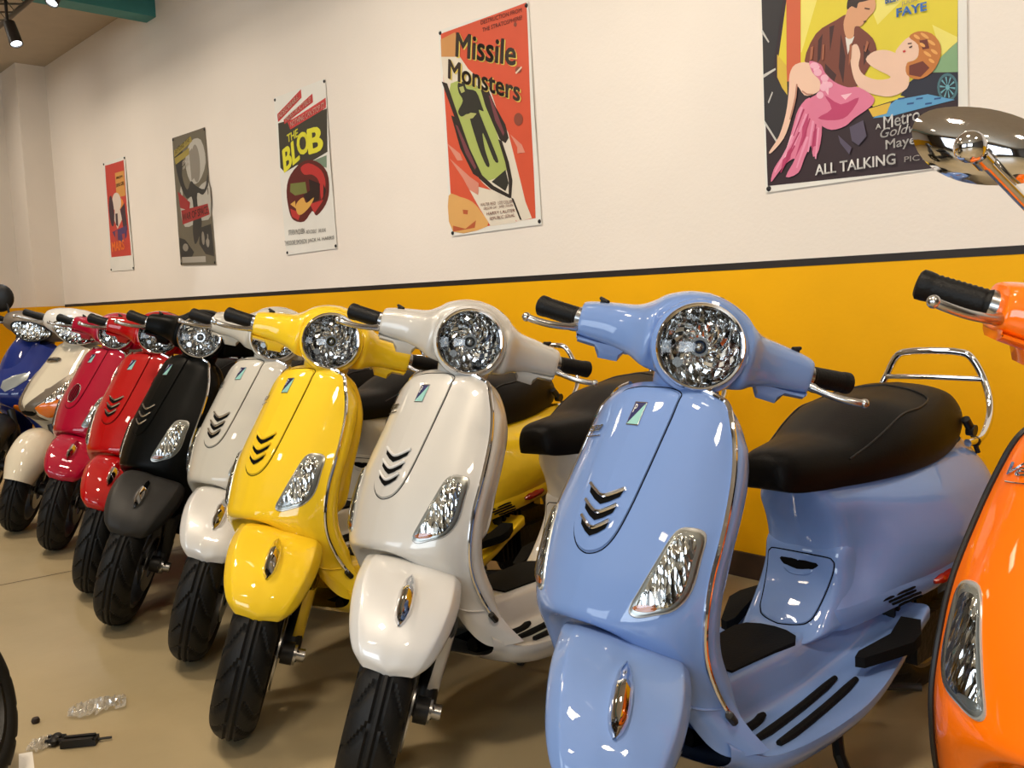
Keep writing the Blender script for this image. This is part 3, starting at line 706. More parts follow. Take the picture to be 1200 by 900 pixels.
# street side behind the camera: a wall with two window openings
mb = MB(); yo = (YB - .2, YB)
wins = [(-4.1, -1.1), (.1, 3.1)]
xs = [XL - .2, -4.1, -1.1, .1, 3.1, XR + .2]
for i in (0, 2, 4): mb.box((xs[i], yo[0], 0), (xs[i + 1], yo[1], CEIL_Z))
for x0, x1 in wins: mb.box((x0, yo[0], 0), (x1, yo[1], .75)); mb.box((x0, yo[0], 2.6), (x1, yo[1], CEIL_Z))
structure('wall_front', mb.mesh('wall_front', False), m_dark)
m_fr = mat('window_frame_paint', (60, 60, 60), 0.4, noise=0.05)
for i, (x0, x1) in enumerate(wins):
    mb = MB()
    for (p, q) in (((x0, .75), (x1, .80)), ((x0, 2.55), (x1, 2.6)), ((x0, .75), (x0 + .05, 2.6)), ((x1 - .05, .75), (x1, 2.6)), (((x0 + x1) / 2 - .025, .75), ((x0 + x1) / 2 + .025, 2.6))):
        mb.box((p[0], YB - .12, p[1]), (q[0], YB - .06, q[1]))
    fo_ = structure('window_%d' % (i + 1), mb.mesh('window', False), m_fr)
    addo('pane', slab((x0 + .05, YB - .095, .80), (x1 - .05, YB - .085, 2.55)).mesh('pane', False), M['lens'], fo_)
# teal beam that runs out of the wall under the ceiling
structure('trim_4', slab((-6.475, YB, 3.045), (-6.31, WALL_Y, CEIL_Z)).mesh('ceiling_beam', False), m_teal)

# ceiling fittings
m_glow = mat('lamp_diffuser', (255, 236, 205), 0.5, emit=5.0, noise=0.01)
fit0 = None
for k, (lx, ly, pw) in enumerate(LIGHTS):
    t = bpy.data.objects.new('ceiling_light', None); COL.objects.link(t); t.location = (lx, ly, CEIL_Z)
    setp(t, 'square ceiling light panel above the scooters, seen only in reflections', 'ceiling light', 'square ceiling lights')
    if k == 0:
        fm = MB().box((-.21, -.21, -.05), (.21, .21, 0)).mesh('light_housing', False); gm = MB().box((-.18, -.18, -.06), (.18, .18, -.045)).mesh('diffuser', False)
    addo('light_housing', fm, M['frame'], t); addo('diffuser', gm, m_glow, t)

# lighting track with two spotlights, top left
m_track = mat('track_grey', (92, 84, 72), 0.5, 0.3, noise=0.15)
m_spotb = mat('spot_black', (40, 30, 22), 0.5, noise=0.1)
m_spotglow = mat('spot_glow', (235, 245, 255), 0.4, emit=6, noise=0.01)
t = bpy.data.objects.new('lighting_track', None); COL.objects.link(t); ty = 1.80; t.location = (-6.3, ty, 2.94)
setp(t, 'grey metal truss of the spotlight track hanging under the ceiling', 'lighting track')
mb = MB()
for dy in (-.07, .07): mb.tube([(-1.6, dy, 0), (3, dy, 0)], .016, 8)
mb.tube([(-1.6, 0, .09), (3, 0, .09)], .016, 8)
addo('truss_tube', mb.mesh('truss_tube'), m_track, t)
mb = MB()
for k in range(23):
    x = -1.6 + k * .2
    mb.tube([(x, -.07, 0), (x + .1, .07, 0), (x + .1, 0, .09), (x, -.07, 0)], .007, 6)
addo('truss_lacing', mb.mesh('truss_lacing'), m_track, t)
for x in (-1.2, 1.0, 2.6):
    addo('hanging_rod', MB().tube([(x, 0, .09), (x, 0, .26)], .006, 6).mesh('hanging_rod'), m_track, t)
def spot(loc, aim, lab, hang=.15):
    r = bpy.data.objects.new('spotlight', None); COL.objects.link(r); r.location = loc
    setp(r, lab, 'spotlight'); d = Vector(aim).normalized()
    mb = MB(); mb.lathe([(-.09, .0001), (-.09, .034), (.06, .038), (.06, .032), (.045, .030)], (0, 0, 0), d, 20); addo('spot_body', mb.mesh('spot_body'), m_spotb, r)
    mb = MB(); mb.lathe([(.05, .031), (.052, .0001)], (0, 0, 0), d, 20); addo('spot_lens', mb.mesh('spot_lens'), m_spotglow, r)
    mb = MB(); mb.tube([(0, 0, .05), (-.03, -.02, .10), (-.03, -.02, hang)], .009, 8); addo('spot_bracket', mb.mesh('spot_bracket'), m_spotb, r)
    l = bpy.data.lights.new('spot_lamp', 'SPOT'); l.energy = 12; l.spot_size = 1.2; l.color = (.95, .97, 1)
    o = bpy.data.objects.new('spot_lamp', l); COL.objects.link(o); o.parent = r; o.location = d * .08; o.rotation_euler = d.to_track_quat('-Z', 'Y').to_euler()
def on_z(px, py, z):
    v = px_ray(px, py); return CAM + v * ((z - CAM_H) / v.z)
def at_y(px, py, y):
    v = px_ray(px, py); return CAM + v * (y / v.y)
spot(at_y(16, 42, 1.78), (.45, .1, -1), 'small dark tubular spotlight hanging from the truss in the upper left corner', CEIL_Z - at_y(16, 42, 1.78).z)
spot(at_y(64, -5, 1.95), (.3, -.5, -1), 'bright spotlight in front of the teal beam', CEIL_Z - at_y(64, 2, 1.95).z)

# ------------------------------------------------------------------ posters: flat prints on curling paper, pinned to the wall
CURVED = {'print_' + n for n in 'curl_light pale dark mid dark_red crimson flame planet figure face moon jacket jacket_fold shirt skin hair her_skin curls curl_shade dress dress_shade dress_light shadow green mauve navy'.split()}
def poster(corners, label, art, pins=(0, 1, 2, 3), curl=.012):
    """corners in the photograph (top left, top right, bottom right, bottom left) carried onto the wall"""
    c = [on_wall(*p) for p in corners]
    org = c[3].copy(); xs_ = [p.x for p in c]; zs = [p.z for p in c]
    root = bpy.data.objects.new('poster', None); COL.objects.link(root); root.location = (org.x, WALL_Y, org.z)
    setp(root, label, 'poster')
    def UV(u, v):
        top = c[0].lerp(c[1], u); bot = c[3].lerp(c[2], u); p = bot.lerp(top, v)
        d = .004 + curl * (max(0, abs(u - .5) * 2 - .5) ** 2 * 1.2 * (1 - abs(v - .5) * 1.4) + .25 * math.sin(v * 9 + u * 3) * .25 + .15 * max(0, .2 - v))
        return p, d
    def P3(u, v, off):
        p, d = UV(u, v); return (p.x - org.x, -(d + off), p.z - org.z)
    n, m = 13, 25
    G = np.array([[P3(i / (n - 1), j / (m - 1), .0) for i in range(n)] for j in range(m)])
    G2 = G.copy(); G2[:, :, 1] += .0008
    mb = MB(); mb.grid(G); mb.grid(G2)
    paper = mat('poster_paper', (232, 228, 216), 0.6, noise=0.02)
    addo('paper_sheet', mb.mesh('paper_sheet'), paper, root)
    # inverse: photo pixel -> (u,v) on the sheet
    def px2uv(px, py):
        q = on_wall(px, py); u, v = .5, .5
        for _ in range(8):
            top = c[0].lerp(c[1], u); bot = c[3].lerp(c[2], u); v = (q.z - bot.z) / (top.z - bot.z)
            l = c[3].lerp(c[0], v); r = c[2].lerp(c[1], v); u = (q.x - l.x) / (r.x - l.x)
        return u, v
    state = {'off': .0004, 'parts': {}}
    def layer(name, polys, colr, off=None, curved=True):
        state['off'] += .00018; h = off or state['off']; ink = mat('ink', colr, 0.55, noise=0.03)
        for poly in polys:
            if len(poly) >= 6 and name in CURVED: poly = [tuple(q) for q in cr(np.array(poly), 3, True)]
            bm = bmesh.new(); vs = [bm.verts.new((u, v, 0)) for u, v in poly]; bm.faces.new(vs)
            bmesh.ops.triangulate(bm, faces=bm.faces[:]); mb = MB()
            us = [p[0] for p in poly]; vv = [p[1] for p in poly]
            for k in range(1, 12):
                for co, no, lo_, hi_ in (((k / 12, 0, 0), (1, 0, 0), min(us), max(us)), ((0, k / 12, 0), (0, 1, 0), min(vv), max(vv))):
                    if lo_ < k / 12 < hi_:
                        bmesh.ops.bisect_plane(bm, geom=bm.verts[:] + bm.edges[:] + bm.faces[:], plane_co=co, plane_no=no)
            bm.verts.index_update(); mb.add([P3(v.co.x, v.co.y, h) for v in bm.verts], [[q.index for q in f.verts] for f in bm.faces]); bm.free()
            addo(name, mb.mesh(name, fix=False), ink, root)
    def words(name, body, p0, p1, hgt, colr, bold=.02, shear=0.0, arc=0.0, stretch=None):
        """body from p0 to p1 (u,v of the ends of the base line), letters hgt high in v"""
        V, Fc, wd = text_polys(body, shear, bold); state['off'] += .00018; mb = MB(); pts = []
        for x, y in V:
            t = x / wd; u = p0[0] + (p1[0] - p0[0]) * t; v = p0[1] + (p1[1] - p0[1]) * t + arc * math.sin(math.pi * t) + y * hgt
            pts.append(P3(u, v, state['off']))
        mb.add(pts, Fc); return addo(name, mb.mesh(name, fix=False), mat('ink', colr, 0.55, noise=0.02), root)
    art(layer, words, px2uv)
    for k, (px, py) in enumerate(corners):
        if k in pins and 0 < py:
            u, v = ((.02, .985), (.98, .985), (.98, .015), (.02, .015))[k]; q = P3(u, v, 0)
            addo('pin', MB().lathe([(0, .0001), (0, .009), (.004, .007), (.006, .0001)], q, (0, -1, 0), 12).mesh('pin'), M['black'], root)
    return root
def zp(uvf, sx, sy, ox, oy):
    """pixel of an enlarged crop -> (u,v)"""
    return lambda pts: [uvf(ox + x * sx, oy + y * sy) for x, y in pts]
def ell(cx, cy, rx, ry, n=20, rot=0.0):
    return [(cx + rx * math.cos(a) * math.cos(rot) - ry * math.sin(a) * math.sin(rot), cy + rx * math.cos(a) * math.sin(rot) + ry * math.sin(a) * math.cos(rot)) for a in np.linspace(0, 2 * math.pi, n + 1)[:-1]]
def bar(u0, v0, u1, v1): return [(u0, v0), (u1, v0), (u1, v1), (u0, v1)]

def art_mars(L, Wd, uvf):
    L('print_red', [bar(.07, .13, .93, .97)], (200, 62, 48))
    L('print_ochre', [bar(.50, .66, .90, .88)], (214, 150, 70)); L('print_orange', [ell(.62, .60, .16, .05)], (226, 138, 50))
    L('print_pale', [ell(.48, .62, .2, .085), [(.36, .55), (.6, .55), (.66, .46), (.42, .38), (.30, .47)]], (226, 206, 188))
    L('print_dark', [ell(.22, .55, .11, .14), [(.62, .55), (.84, .60), (.86, .36), (.70, .33)], [(.38, .52), (.48, .52), (.46, .40), (.36, .42)]], (64, 42, 52))
    L('print_navy', [[(.18, .36), (.85, .40), (.80, .30), (.60, .25), (.30, .30)]], (78, 54, 100))
    L('print_mauve', [[(.30, .36), (.42, .37), (.40, .27), (.30, .29)], [(.60, .33), (.72, .33), (.72, .26), (.62, .27)]], (176, 66, 60))
    Wd('lettering', 'MARS', (.13, .18), (.66, .19), .085, (238, 118, 40), .04)
    Wd('lettering', 'FROM', (.55, .82), (.82, .825), .022, (60, 40, 30)); Wd('lettering', 'DEVIL GIRL', (.52, .75), (.88, .76), .030, (70, 40, 30))
def art_mono(L, Wd, uvf):
    L('print_grey', [bar(.0, .0, 1, 1)], (108, 100, 82))
    L('print_pale', [[(.16, .62), (.30, .50), (.98, .62), (.98, .36), (.62, .33), (.20, .30), (.1, .45)], [(.35, .80), (.55, .93), (.85, .92), (.95, .75), (.70, .62), (.45, .64)]], (186, 180, 166))
    L('print_dark', [[(.04, .86), (.2, .93), (.30, .84), (.22, .70), (.34, .58), (.48, .64), (.60, .60), (.86, .56), (.98, .66), (.98, .58), (.80, .52), (.64, .54), (.62, .42), (.70, .33), (.60, .22), (.46, .16), (.42, .28), (.48, .40), (.46, .52), (.30, .52), (.12, .66)],
                     [(.02, .22), (.18, .20), (.42, .10), (.30, .04), (.02, .05)], [(.62, .28), (.96, .30), (.98, .06), (.74, .08), (.58, .16)]], (52, 50, 46))
    L('print_mid', [ell(.66, .76, .12, .14), [(.48, .86), (.58, .88), (.60, .66), (.50, .64)], ell(.82, .18, .05, .05), ell(.70, .20, .04, .05), ell(.18, .14, .08, .03)], (140, 132, 118))
    L('print_red', [[(.06, .58), (.40, .48), (.36, .42), (.10, .45)], [(.12, .43), (.92, .45), (.95, .37), (.14, .32)]], (158, 46, 44))
    Wd('lettering', 'WAR OF SPACE', (.14, .345), (.90, .380), .055, (70, 34, 30), .03)
    L('print_gold', [[(.04, .90), (.56, .97), (.60, .93), (.04, .85)], [(.04, .84), (.50, .89), (.48, .84), (.06, .79)]], (158, 140, 66))
    Wd('lettering', 'BEYOND THE', (.07, .865), (.52, .935), .035, (92, 78, 30)); Wd('lettering', 'STARS', (.26, .77), (.44, .80), .025, (220, 210, 190)); Wd('lettering', 'ARE THEY', (.26, .735), (.46, .765), .02, (220, 210, 190))
    L('print_label', [bar(.06, .02, .74, .065)], (168, 160, 146))
def art_blob(L, Wd, uvf):
    z = zp(uvf, .26667, .26667, 100, 90)
    L('print_black', [z([(852, 205), (1066, 140), (1070, 330), (1000, 370), (930, 390), (880, 420), (862, 400)])], (62, 58, 46))
    L('print_red', [z([(848, 165), (950, 55), (953, 92), (852, 200)]), z([(875, 190), (1000, 74), (1003, 112), (880, 208)]), z([(893, 200), (1060, 92), (1062, 136), (905, 232)])], (204, 66, 62))
    L('print_teal', [z([(935, 395), (1066, 345), (1066, 400), (1010, 385), (950, 410)])], (122, 142, 118))
    L('print_dark_red', [z([(905, 430), (960, 372), (1020, 372), (1068, 420), (1076, 500), (1060, 560), (1020, 610), (1000, 590), (965, 636), (920, 630), (900, 590), (888, 500)])], (96, 32, 26))
    L('print_crimson', [z([(950, 400), (985, 380), (1040, 410), (1060, 470), (1040, 540), (1030, 460), (1000, 430), (965, 430)]), z([(990, 560), (1050, 540), (1010, 600)]), z([(905, 580), (950, 600), (940, 630), (912, 615)])], (190, 52, 48))
    L('print_ink', [z([(985, 450), (1035, 470), (1030, 540), (985, 560), (960, 520), (990, 500)]), z([(1050, 470), (1062, 500), (1048, 545)])], (44, 24, 20))
    L('print_green', [z([(905, 470), (970, 462), (978, 510), (925, 522), (903, 505)])], (118, 122, 62))
    L('print_flame', [z([(930, 560), (960, 530), (975, 555), (1008, 530), (990, 570), (955, 605), (935, 600)]), z([(905, 560), (925, 545), (930, 580)])], (222, 168, 80))
    def wz(name, body, a, b, hpx, colr, **k):
        p0 = z([a])[0]; p1 = z([b])[0]; h = z([(a[0], a[1] - hpx)])[0][1] - p0[1]; Wd(name, body, p0, p1, h, colr, **k)
    wz('lettering', 'THE', (893, 290), (940, 262), 34, (226, 218, 60), bold=.03)
    wz('lettering', 'BL', (880, 418), (945, 362), 96, (228, 220, 56), bold=.045); wz('lettering', 'O', (940, 345), (988, 330), 92, (228, 220, 56), bold=.05); wz('lettering', 'B', (990, 338), (1048, 322), 106, (228, 220, 56), bold=.045)
    wz('lettering', 'INDESCRIBABLE...', (856, 188), (946, 92), 22, (240, 220, 200), bold=.005); wz('lettering', 'INDESTRUCTIBLE!', (884, 200), (996, 110), 22, (240, 220, 200), bold=.005); wz('lettering', 'NOTHING CAN STOP IT!', (908, 222), (1056, 136), 24, (240, 220, 200), bold=.005)
    wz('lettering', 'STEVEN McQUEEN', (900, 700), (970, 692), 26, (60, 56, 50), bold=0.0); wz('lettering', 'ANETA CORSEAUT', (976, 690), (1022, 686), 16, (60, 56, 50), bold=0); wz('lettering', 'EARL ROWE', (1030, 684), (1062, 681), 16, (60, 56, 50), bold=0)
    wz('lettering', 'THEODORE SIMONSON', (884, 742), (980, 732), 20, (70, 66, 60), bold=0); wz('lettering', 'JACK H. HARRIS', (985, 732), (1100, 718), 20, (70, 66, 60), bold=0)
def art_missile(L, Wd, uvf):
    z = zp(uvf, .31128, .31111, 500, 0)
    L('print_red', [z([(57, 128), (379, 10), (388, 200), (414, 822), (104, 873)])], (214, 84, 52))
    L('print_white', [z([(58, 200), (112, 190), (160, 260), (240, 330), (270, 420), (310, 500), (345, 640), (375, 760), (400, 822), (345, 835), (250, 720), (215, 690), (190, 660), (120, 480), (70, 310)]), z([(150, 690), (330, 740), (340, 838), (245, 852), (200, 780)])], (228, 216, 194))
    L('print_ochre', [z([(57, 150), (110, 122), (125, 170), (112, 215), (60, 215)])], (206, 146, 84))
    L('print_planet', [z([(88, 738), (130, 742), (175, 760), (210, 800), (232, 853), (104, 873)])], (222, 168, 96))
    L('print_planet_shade', [z([(104, 850), (150, 862), (190, 830), (185, 858), (104, 873)]), z([(140, 790), (160, 792), (158, 808), (142, 806)])], (186, 92, 52))
    L('print_green', [z([(95, 315), (190, 320), (235, 400), (260, 480), (300, 600), (305, 640), (240, 680), (205, 650), (160, 560), (110, 420)])], (172, 184, 96))
    L('print_outline', [z([(62, 308), (82, 315), (120, 430), (165, 560), (212, 660), (255, 700), (318, 735), (318, 748), (245, 712), (200, 672), (150, 570), (108, 440)]),
                        z([(205, 330), (235, 335), (262, 400), (300, 470), (312, 520), (300, 540), (278, 525), (250, 460), (225, 400)]),
                        z([(272, 525), (286, 530), (312, 610), (326, 680), (322, 748), (312, 740), (312, 680), (298, 610)]),
                        z([(96, 435), (108, 440), (150, 560), (205, 660), (198, 668), (178, 655), (130, 560)]), z([(322, 745), (330, 748), (362, 828), (355, 828)])], (44, 34, 26))
    L('print_stripe', [z([(112, 470), (120, 475), (190, 630), (185, 640), (150, 580)]), z([(238, 360), (245, 362), (296, 500), (292, 512), (262, 455)])], (120, 62, 66))
    L('print_figure', [z([(122, 315), (145, 310), (155, 335), (190, 345), (212, 400), (218, 420), (200, 415), (212, 450), (240, 520), (268, 590), (272, 612), (255, 600), (215, 500), (222, 560), (240, 620), (228, 625), (200, 560), (172, 470), (160, 430), (135, 440), (122, 420), (140, 380), (125, 350)]),
                       z([(248, 685), (300, 640), (312, 690), (300, 720)])], (46, 44, 34))
    L('print_face', [z([(126, 330), (142, 325), (148, 345), (135, 352)]), z([(140, 440), (170, 425), (192, 428), (178, 445), (150, 452)])], (176, 178, 104))
    L('print_rockets', [z([(92, 598), (165, 665), (200, 690), (198, 735), (165, 715), (140, 670)]), z([(82, 540), (130, 580), (140, 605), (120, 605)]), z([(318, 506), (362, 545), (375, 575), (345, 578), (345, 555)])], (218, 142, 118))
    L('print_moon', [z(ell(350, 450, 17, 24)), z(ell(337, 93, 6, 9)), z(ell(350, 264, 12, 12))], (140, 70, 50))
    L('print_ring', [z([(338, 275), (362, 250), (364, 256), (342, 280)])], (228, 206, 180))
    def wz(body, a, b, hpx, colr, **k):
        p0 = z([a])[0]; p1 = z([b])[0]; h = z([(a[0], a[1] - hpx)])[0][1] - p0[1]; Wd('lettering', body, p0, p1, h, colr, **k)
    wz('DESTRUCTION FROM', (208, 94), (362, 46), 16, (72, 30, 20), bold=.0); wz('THE STRATOSPHERE!', (214, 122), (364, 74), 16, (72, 30, 20), bold=.0)
    wz('Missile', (119, 218), (345, 252), 92, (226, 200, 90), bold=.03, shear=.15); wz('Missile', (115, 214), (341, 248), 92, (50, 36, 24), bold=.03, shear=.15)
    wz('Monsters', (92, 300), (362, 388), 74, (226, 200, 90), bold=.03, shear=.12); wz('Monsters', (88, 296), (358, 384), 74, (50, 36, 24), bold=.03, shear=.12)
    for i, (t_, y) in enumerate((('WALTER REED   LOIS COLLIER', 778), ('GREGORY GAY   JAMES CRAVEN', 794), ('HARRY LAUTER', 812), ('REPUBLIC SERIAL', 830))):
        wz(t_, (208 + 12 * i, y), (330 + (0 if i < 2 else 8), y - 14), 12, (110, 52, 38), bold=0)
def art_talkie(L, Wd, uvf):
    z = zp(uvf, .26680, .26667, 880, 0)
    L('print_night', [z([(52, -30), (914, -30), (914, 728), (78, 818)])], (46, 26, 30))
    L('print_yellow', [z([(165, -30), (914, -30), (912, 180), (842, 250), (700, 420), (540, 470), (300, 300), (150, 340), (120, 290)])], (224, 204, 52))
    L('print_pale_yellow', [z([(565, -30), (700, -30), (560, 110), (540, 60)]), z([(800, 110), (912, 165), (912, 185), (842, 245)]), z([(225, -20), (300, -20), (235, 200), (222, 240)])], (236, 222, 110))
    L('print_hill', [z([(840, 250), (912, 185), (914, 318), (800, 320)])], (132, 168, 122))
    L('print_post', [z([(160, -30), (222, -30), (222, 350), (160, 360)])], (206, 96, 58))
    L('print_post_light', [z([(120, 240), (160, 290), (165, 440), (120, 340)])], (214, 180, 60))
    L('print_girder', [z([(52, -30), (150, -30), (100, 330), (165, 420), (170, 560), (120, 620), (66, 540)])], (40, 36, 36))
    L('print_girder_edge', [z([(55, 130), (86, 185), (82, 190), (53, 145)]), z([(66, 530), (122, 620), (116, 626), (66, 545)]), z([(80, 450), (98, 404), (102, 408), (84, 456)]), z([(60, 330), (112, 300), (114, 308), (62, 344)])], (200, 196, 186))
    L('print_car', [z([(690, 370), (740, 330), (914, 318), (914, 440), (700, 432), (660, 420)])], (34, 36, 50))
    L('print_wheel', [z(ell(868, 385, 46, 62))], (70, 110, 116)); L('print_wheel_dark', [z(ell(868, 385, 36, 50))], (36, 44, 52)); L('print_spokes', [z(ell(868, 385, 9, 12))] + [z([(868, 385), (868 + 34 * math.cos(a), 385 + 47 * math.sin(a)), (868 + 34 * math.cos(a + .2), 385 + 47 * math.sin(a + .2))]) for a in np.linspace(0, 2 * math.pi, 11)[:-1]], (110, 168, 178))
    L('print_blue', [z([(640, 440), (780, 415), (900, 440), (780, 470), (620, 512), (540, 520)])], (92, 156, 196))
    L('print_blue_dashes', [z([(650 + 40 * k, 432 + (k % 2) * 22), (680 + 40 * k, 428 + (k % 2) * 22), (678 + 40 * k, 436 + (k % 2) * 22), (648 + 40 * k, 440 + (k % 2) * 22)]) for k in range(5)], (40, 80, 130))
    L('print_gold', [z([(520, 480), (620, 450), (600, 500), (540, 515)])], (222, 180, 60))
    # a couple, drawn plainly: he holds her across his knees
    L('print_jacket', [z([(240, 270), (290, 150), (380, 90), (430, 66), (470, 110), (540, 170), (556, 240), (520, 300), (470, 380), (420, 392), (340, 360), (300, 300)])], (120, 62, 44))
    L('print_jacket_fold', [z([(300, 180), (320, 150), (310, 260), (296, 280)]), z([(400, 150), (420, 250), (410, 370), (390, 300)]), z([(330, 280), (380, 330), (370, 360), (330, 320)]), z([(500, 200), (530, 230), (500, 290)]), z([(350, 120), (372, 112), (352, 230)])], (66, 34, 30))
    L('print_shirt', [z([(420, 165), (460, 162), (430, 240)])], (226, 218, 206))
    L('print_skin', [z([(425, 60), (440, 20), (460, -10), (540, -10), (552, 40), (520, 80), (490, 116), (462, 120), (455, 165), (425, 168), (412, 110)])], (216, 158, 116))
    L('print_hair', [z([(428, 44), (432, 0), (455, -20), (548, -20), (545, -5), (505, 8), (478, 15), (470, 38), (448, 30)])], (52, 34, 26))
    L('print_her_skin', [z([(440, 220), (470, 196), (486, 240), (478, 290), (500, 330), (560, 352), (620, 340), (545, 300), (510, 262), (546, 228), (600, 222), (650, 240), (690, 270), (700, 330), (690, 390), (620, 425), (540, 415), (480, 385), (450, 320)]),
                         z([(640, 240), (660, 200), (700, 165), (738, 180), (740, 250), (690, 275)]),
                         z([(175, 330), (200, 285), (260, 278), (300, 330), (310, 390), (280, 415), (240, 420), (210, 380), (205, 430), (180, 530), (150, 610), (100, 670), (88, 668), (130, 600), (160, 500), (172, 400)])], (236, 196, 168))
    L('print_curls', [z([(700, 165), (740, 140), (800, 150), (838, 200), (835, 260), (800, 320), (740, 350), (690, 330), (690, 280), (735, 260), (740, 200)])], (196, 120, 52))
    L('print_curl_shade', [z([(700, 290), (760, 270), (790, 300), (750, 340), (700, 330)]), z([(745, 180), (780, 175), (790, 215), (760, 220)])], (110, 48, 30))
    L('print_dress', [z([(262, 270), (312, 285), (330, 320), (370, 360), (430, 385), (480, 385), (545, 430), (530, 470), (460, 520), (420, 555), (360, 572), (310, 548), (280, 500), (262, 440), (300, 410), (310, 360), (275, 320)]),
                      z([(262, 430), (300, 480), (318, 560), (305, 660), (280, 690), (270, 640), (240, 700), (215, 760), (160, 778), (200, 700), (160, 720), (120, 770), (95, 800), (110, 740), (160, 660), (190, 560), (215, 480)])], (222, 122, 150))
    L('print_dress_shade', [z([(330, 420), (400, 460), (480, 430), (430, 510), (370, 530), (300, 520), (360, 480)]), z([(235, 520), (260, 500), (250, 600), (200, 700), (230, 600)]), z([(280, 580), (300, 560), (296, 640), (272, 650)]), z([(150, 690), (190, 640), (180, 700), (140, 740)])], (190, 62, 104))
    L('print_dress_light', [z([(280, 285), (308, 292), (300, 318), (280, 312)]), z([(320, 330), (350, 370), (345, 420), (318, 380)]), z([(400, 420), (450, 410), (420, 440)]), z([(180, 600), (190, 590), (160, 690), (148, 700)])], (244, 190, 200))
    L('print_fringe', [z([(x, y), (x + 10, y + 4), (x - dx * .5 + 8, y + 70), (x - dx + 6, y + 140), (x - dx, y + 138), (x - dx * .5, y + 66)]) for x, y, dx in ((225, 470, 40), (245, 500, 50), (275, 530, 20), (298, 560, 10), (205, 560, 60), (180, 620, 70), (250, 600, 45))], (232, 150, 176))
    L('print_fringe_dark', [z([(x, y), (x + 6, y + 3), (x - dx + 4, y + 120), (x - dx, y + 118)]) for x, y, dx in ((236, 480, 44), (262, 520, 34), (288, 545, 14), (216, 580, 56), (196, 640, 60))], (176, 50, 92))
    L('print_features', [z([(700, 208), (716, 202), (714, 210), (702, 214)]), z([(694, 192), (714, 190), (712, 194), (696, 197)]), z([(506, 36), (530, 40), (528, 45), (506, 42)]), z([(500, 96), (514, 92), (512, 98), (502, 101)])], (70, 36, 30))
    L('print_lips', [z([(672, 226), (684, 222), (686, 230), (676, 234)])], (190, 50, 50))
    L('print_curl_light', [z(ell(x, y, rx, 7, 10, rot=.6)) for x, y, rx in ((770, 160, 22), (800, 190, 20), (812, 230, 18), (782, 240, 20), (735, 165, 16), (760, 200, 14), (800, 270, 15))], (232, 168, 88))
    L('print_leg_line', [z([(205, 370), (212, 372), (206, 430), (182, 528), (176, 526), (199, 428)]), z([(232, 398), (252, 412), (280, 414), (280, 419), (250, 418), (230, 404)])], (186, 128, 104))
    L('print_dress_puff', [z(ell(x, y, rx, ry, 12)) for x, y, rx, ry in ((285, 290, 20, 14), (300, 320, 18, 16), (330, 345, 18, 16), (350, 375, 16, 14), (325, 385, 16, 18), (310, 420, 16, 16))], (240, 178, 194))
    L('print_jacket_light', [z([(270, 210), (282, 205), (276, 262), (264, 268)]), z([(322, 200), (330, 196), (326, 262), (318, 268)]), z([(440, 200), (450, 190), (446, 260), (436, 290)]), z([(516, 180), (524, 190), (512, 232), (504, 226)])], (166, 98, 66))
    L('print_shadow', [z([(440, 560), (500, 530), (515, 600), (480, 640), (450, 620)]), z([(390, 595), (450, 650), (440, 680), (400, 630)])], (84, 74, 92))
    def wz(body, a, b, hpx, colr, **k):
        p0 = z([a])[0]; p1 = z([b])[0]; h = z([(a[0], a[1] - hpx)])[0][1] - p0[1]; Wd('lettering', body, p0, p1, h, colr, **k)
    wz('FAYE', (648, 78), (778, 48), 36, (62, 116, 190), bold=.04); wz('JULIA', (668, 32), (738, 12), 20, (130, 130, 120), bold=0)
    wz('BILLY', (598, 20), (660, 4), 30, (62, 116, 190), bold=.04)
    wz('A', (555, 570), (578, 565), 22, (232, 228, 220)); wz('Metro', (590, 570), (748, 530), 56, (232, 228, 220), bold=.01); wz('Goldwyn', (576, 622), (800, 580), 54, (232, 228, 220), bold=.005, shear=.3)
    wz('Mayer', (600, 672), (760, 640), 54, (232, 228, 220), bold=.01); wz('ALL TALKING', (292, 772), (642, 722), 46, (238, 234, 226), bold=.02); wz('PICTURE', (682, 714), (870, 690), 24, (220, 214, 205), bold=.005)

poster([(122, 191), (147, 183), (158, 316), (131, 318)], 'narrow red poster with MARS in orange letters, leftmost on the white wall', art_mars, curl=.02)
poster([(203, 162), (241, 149), (254, 310), (213, 311)], 'grey monochrome poster with a red lettered band, second from the left', art_mono, curl=.02)
poster([(322, 115), (382, 92), (396, 291), (337, 299)], 'white poster reading THE BLOB in yellow with a dark red mass', art_blob, curl=.016)
poster([(515, 36), (620, 2), (636, 263), (530, 277)], 'orange poster reading Missile Monsters with a black and green rocket', art_missile, curl=.016)
poster([(893, -60), (1133, -118), (1136, 192), (898, 226)], 'large poster of a reclining woman in pink reading ALL TALKING', art_talkie, curl=.014)

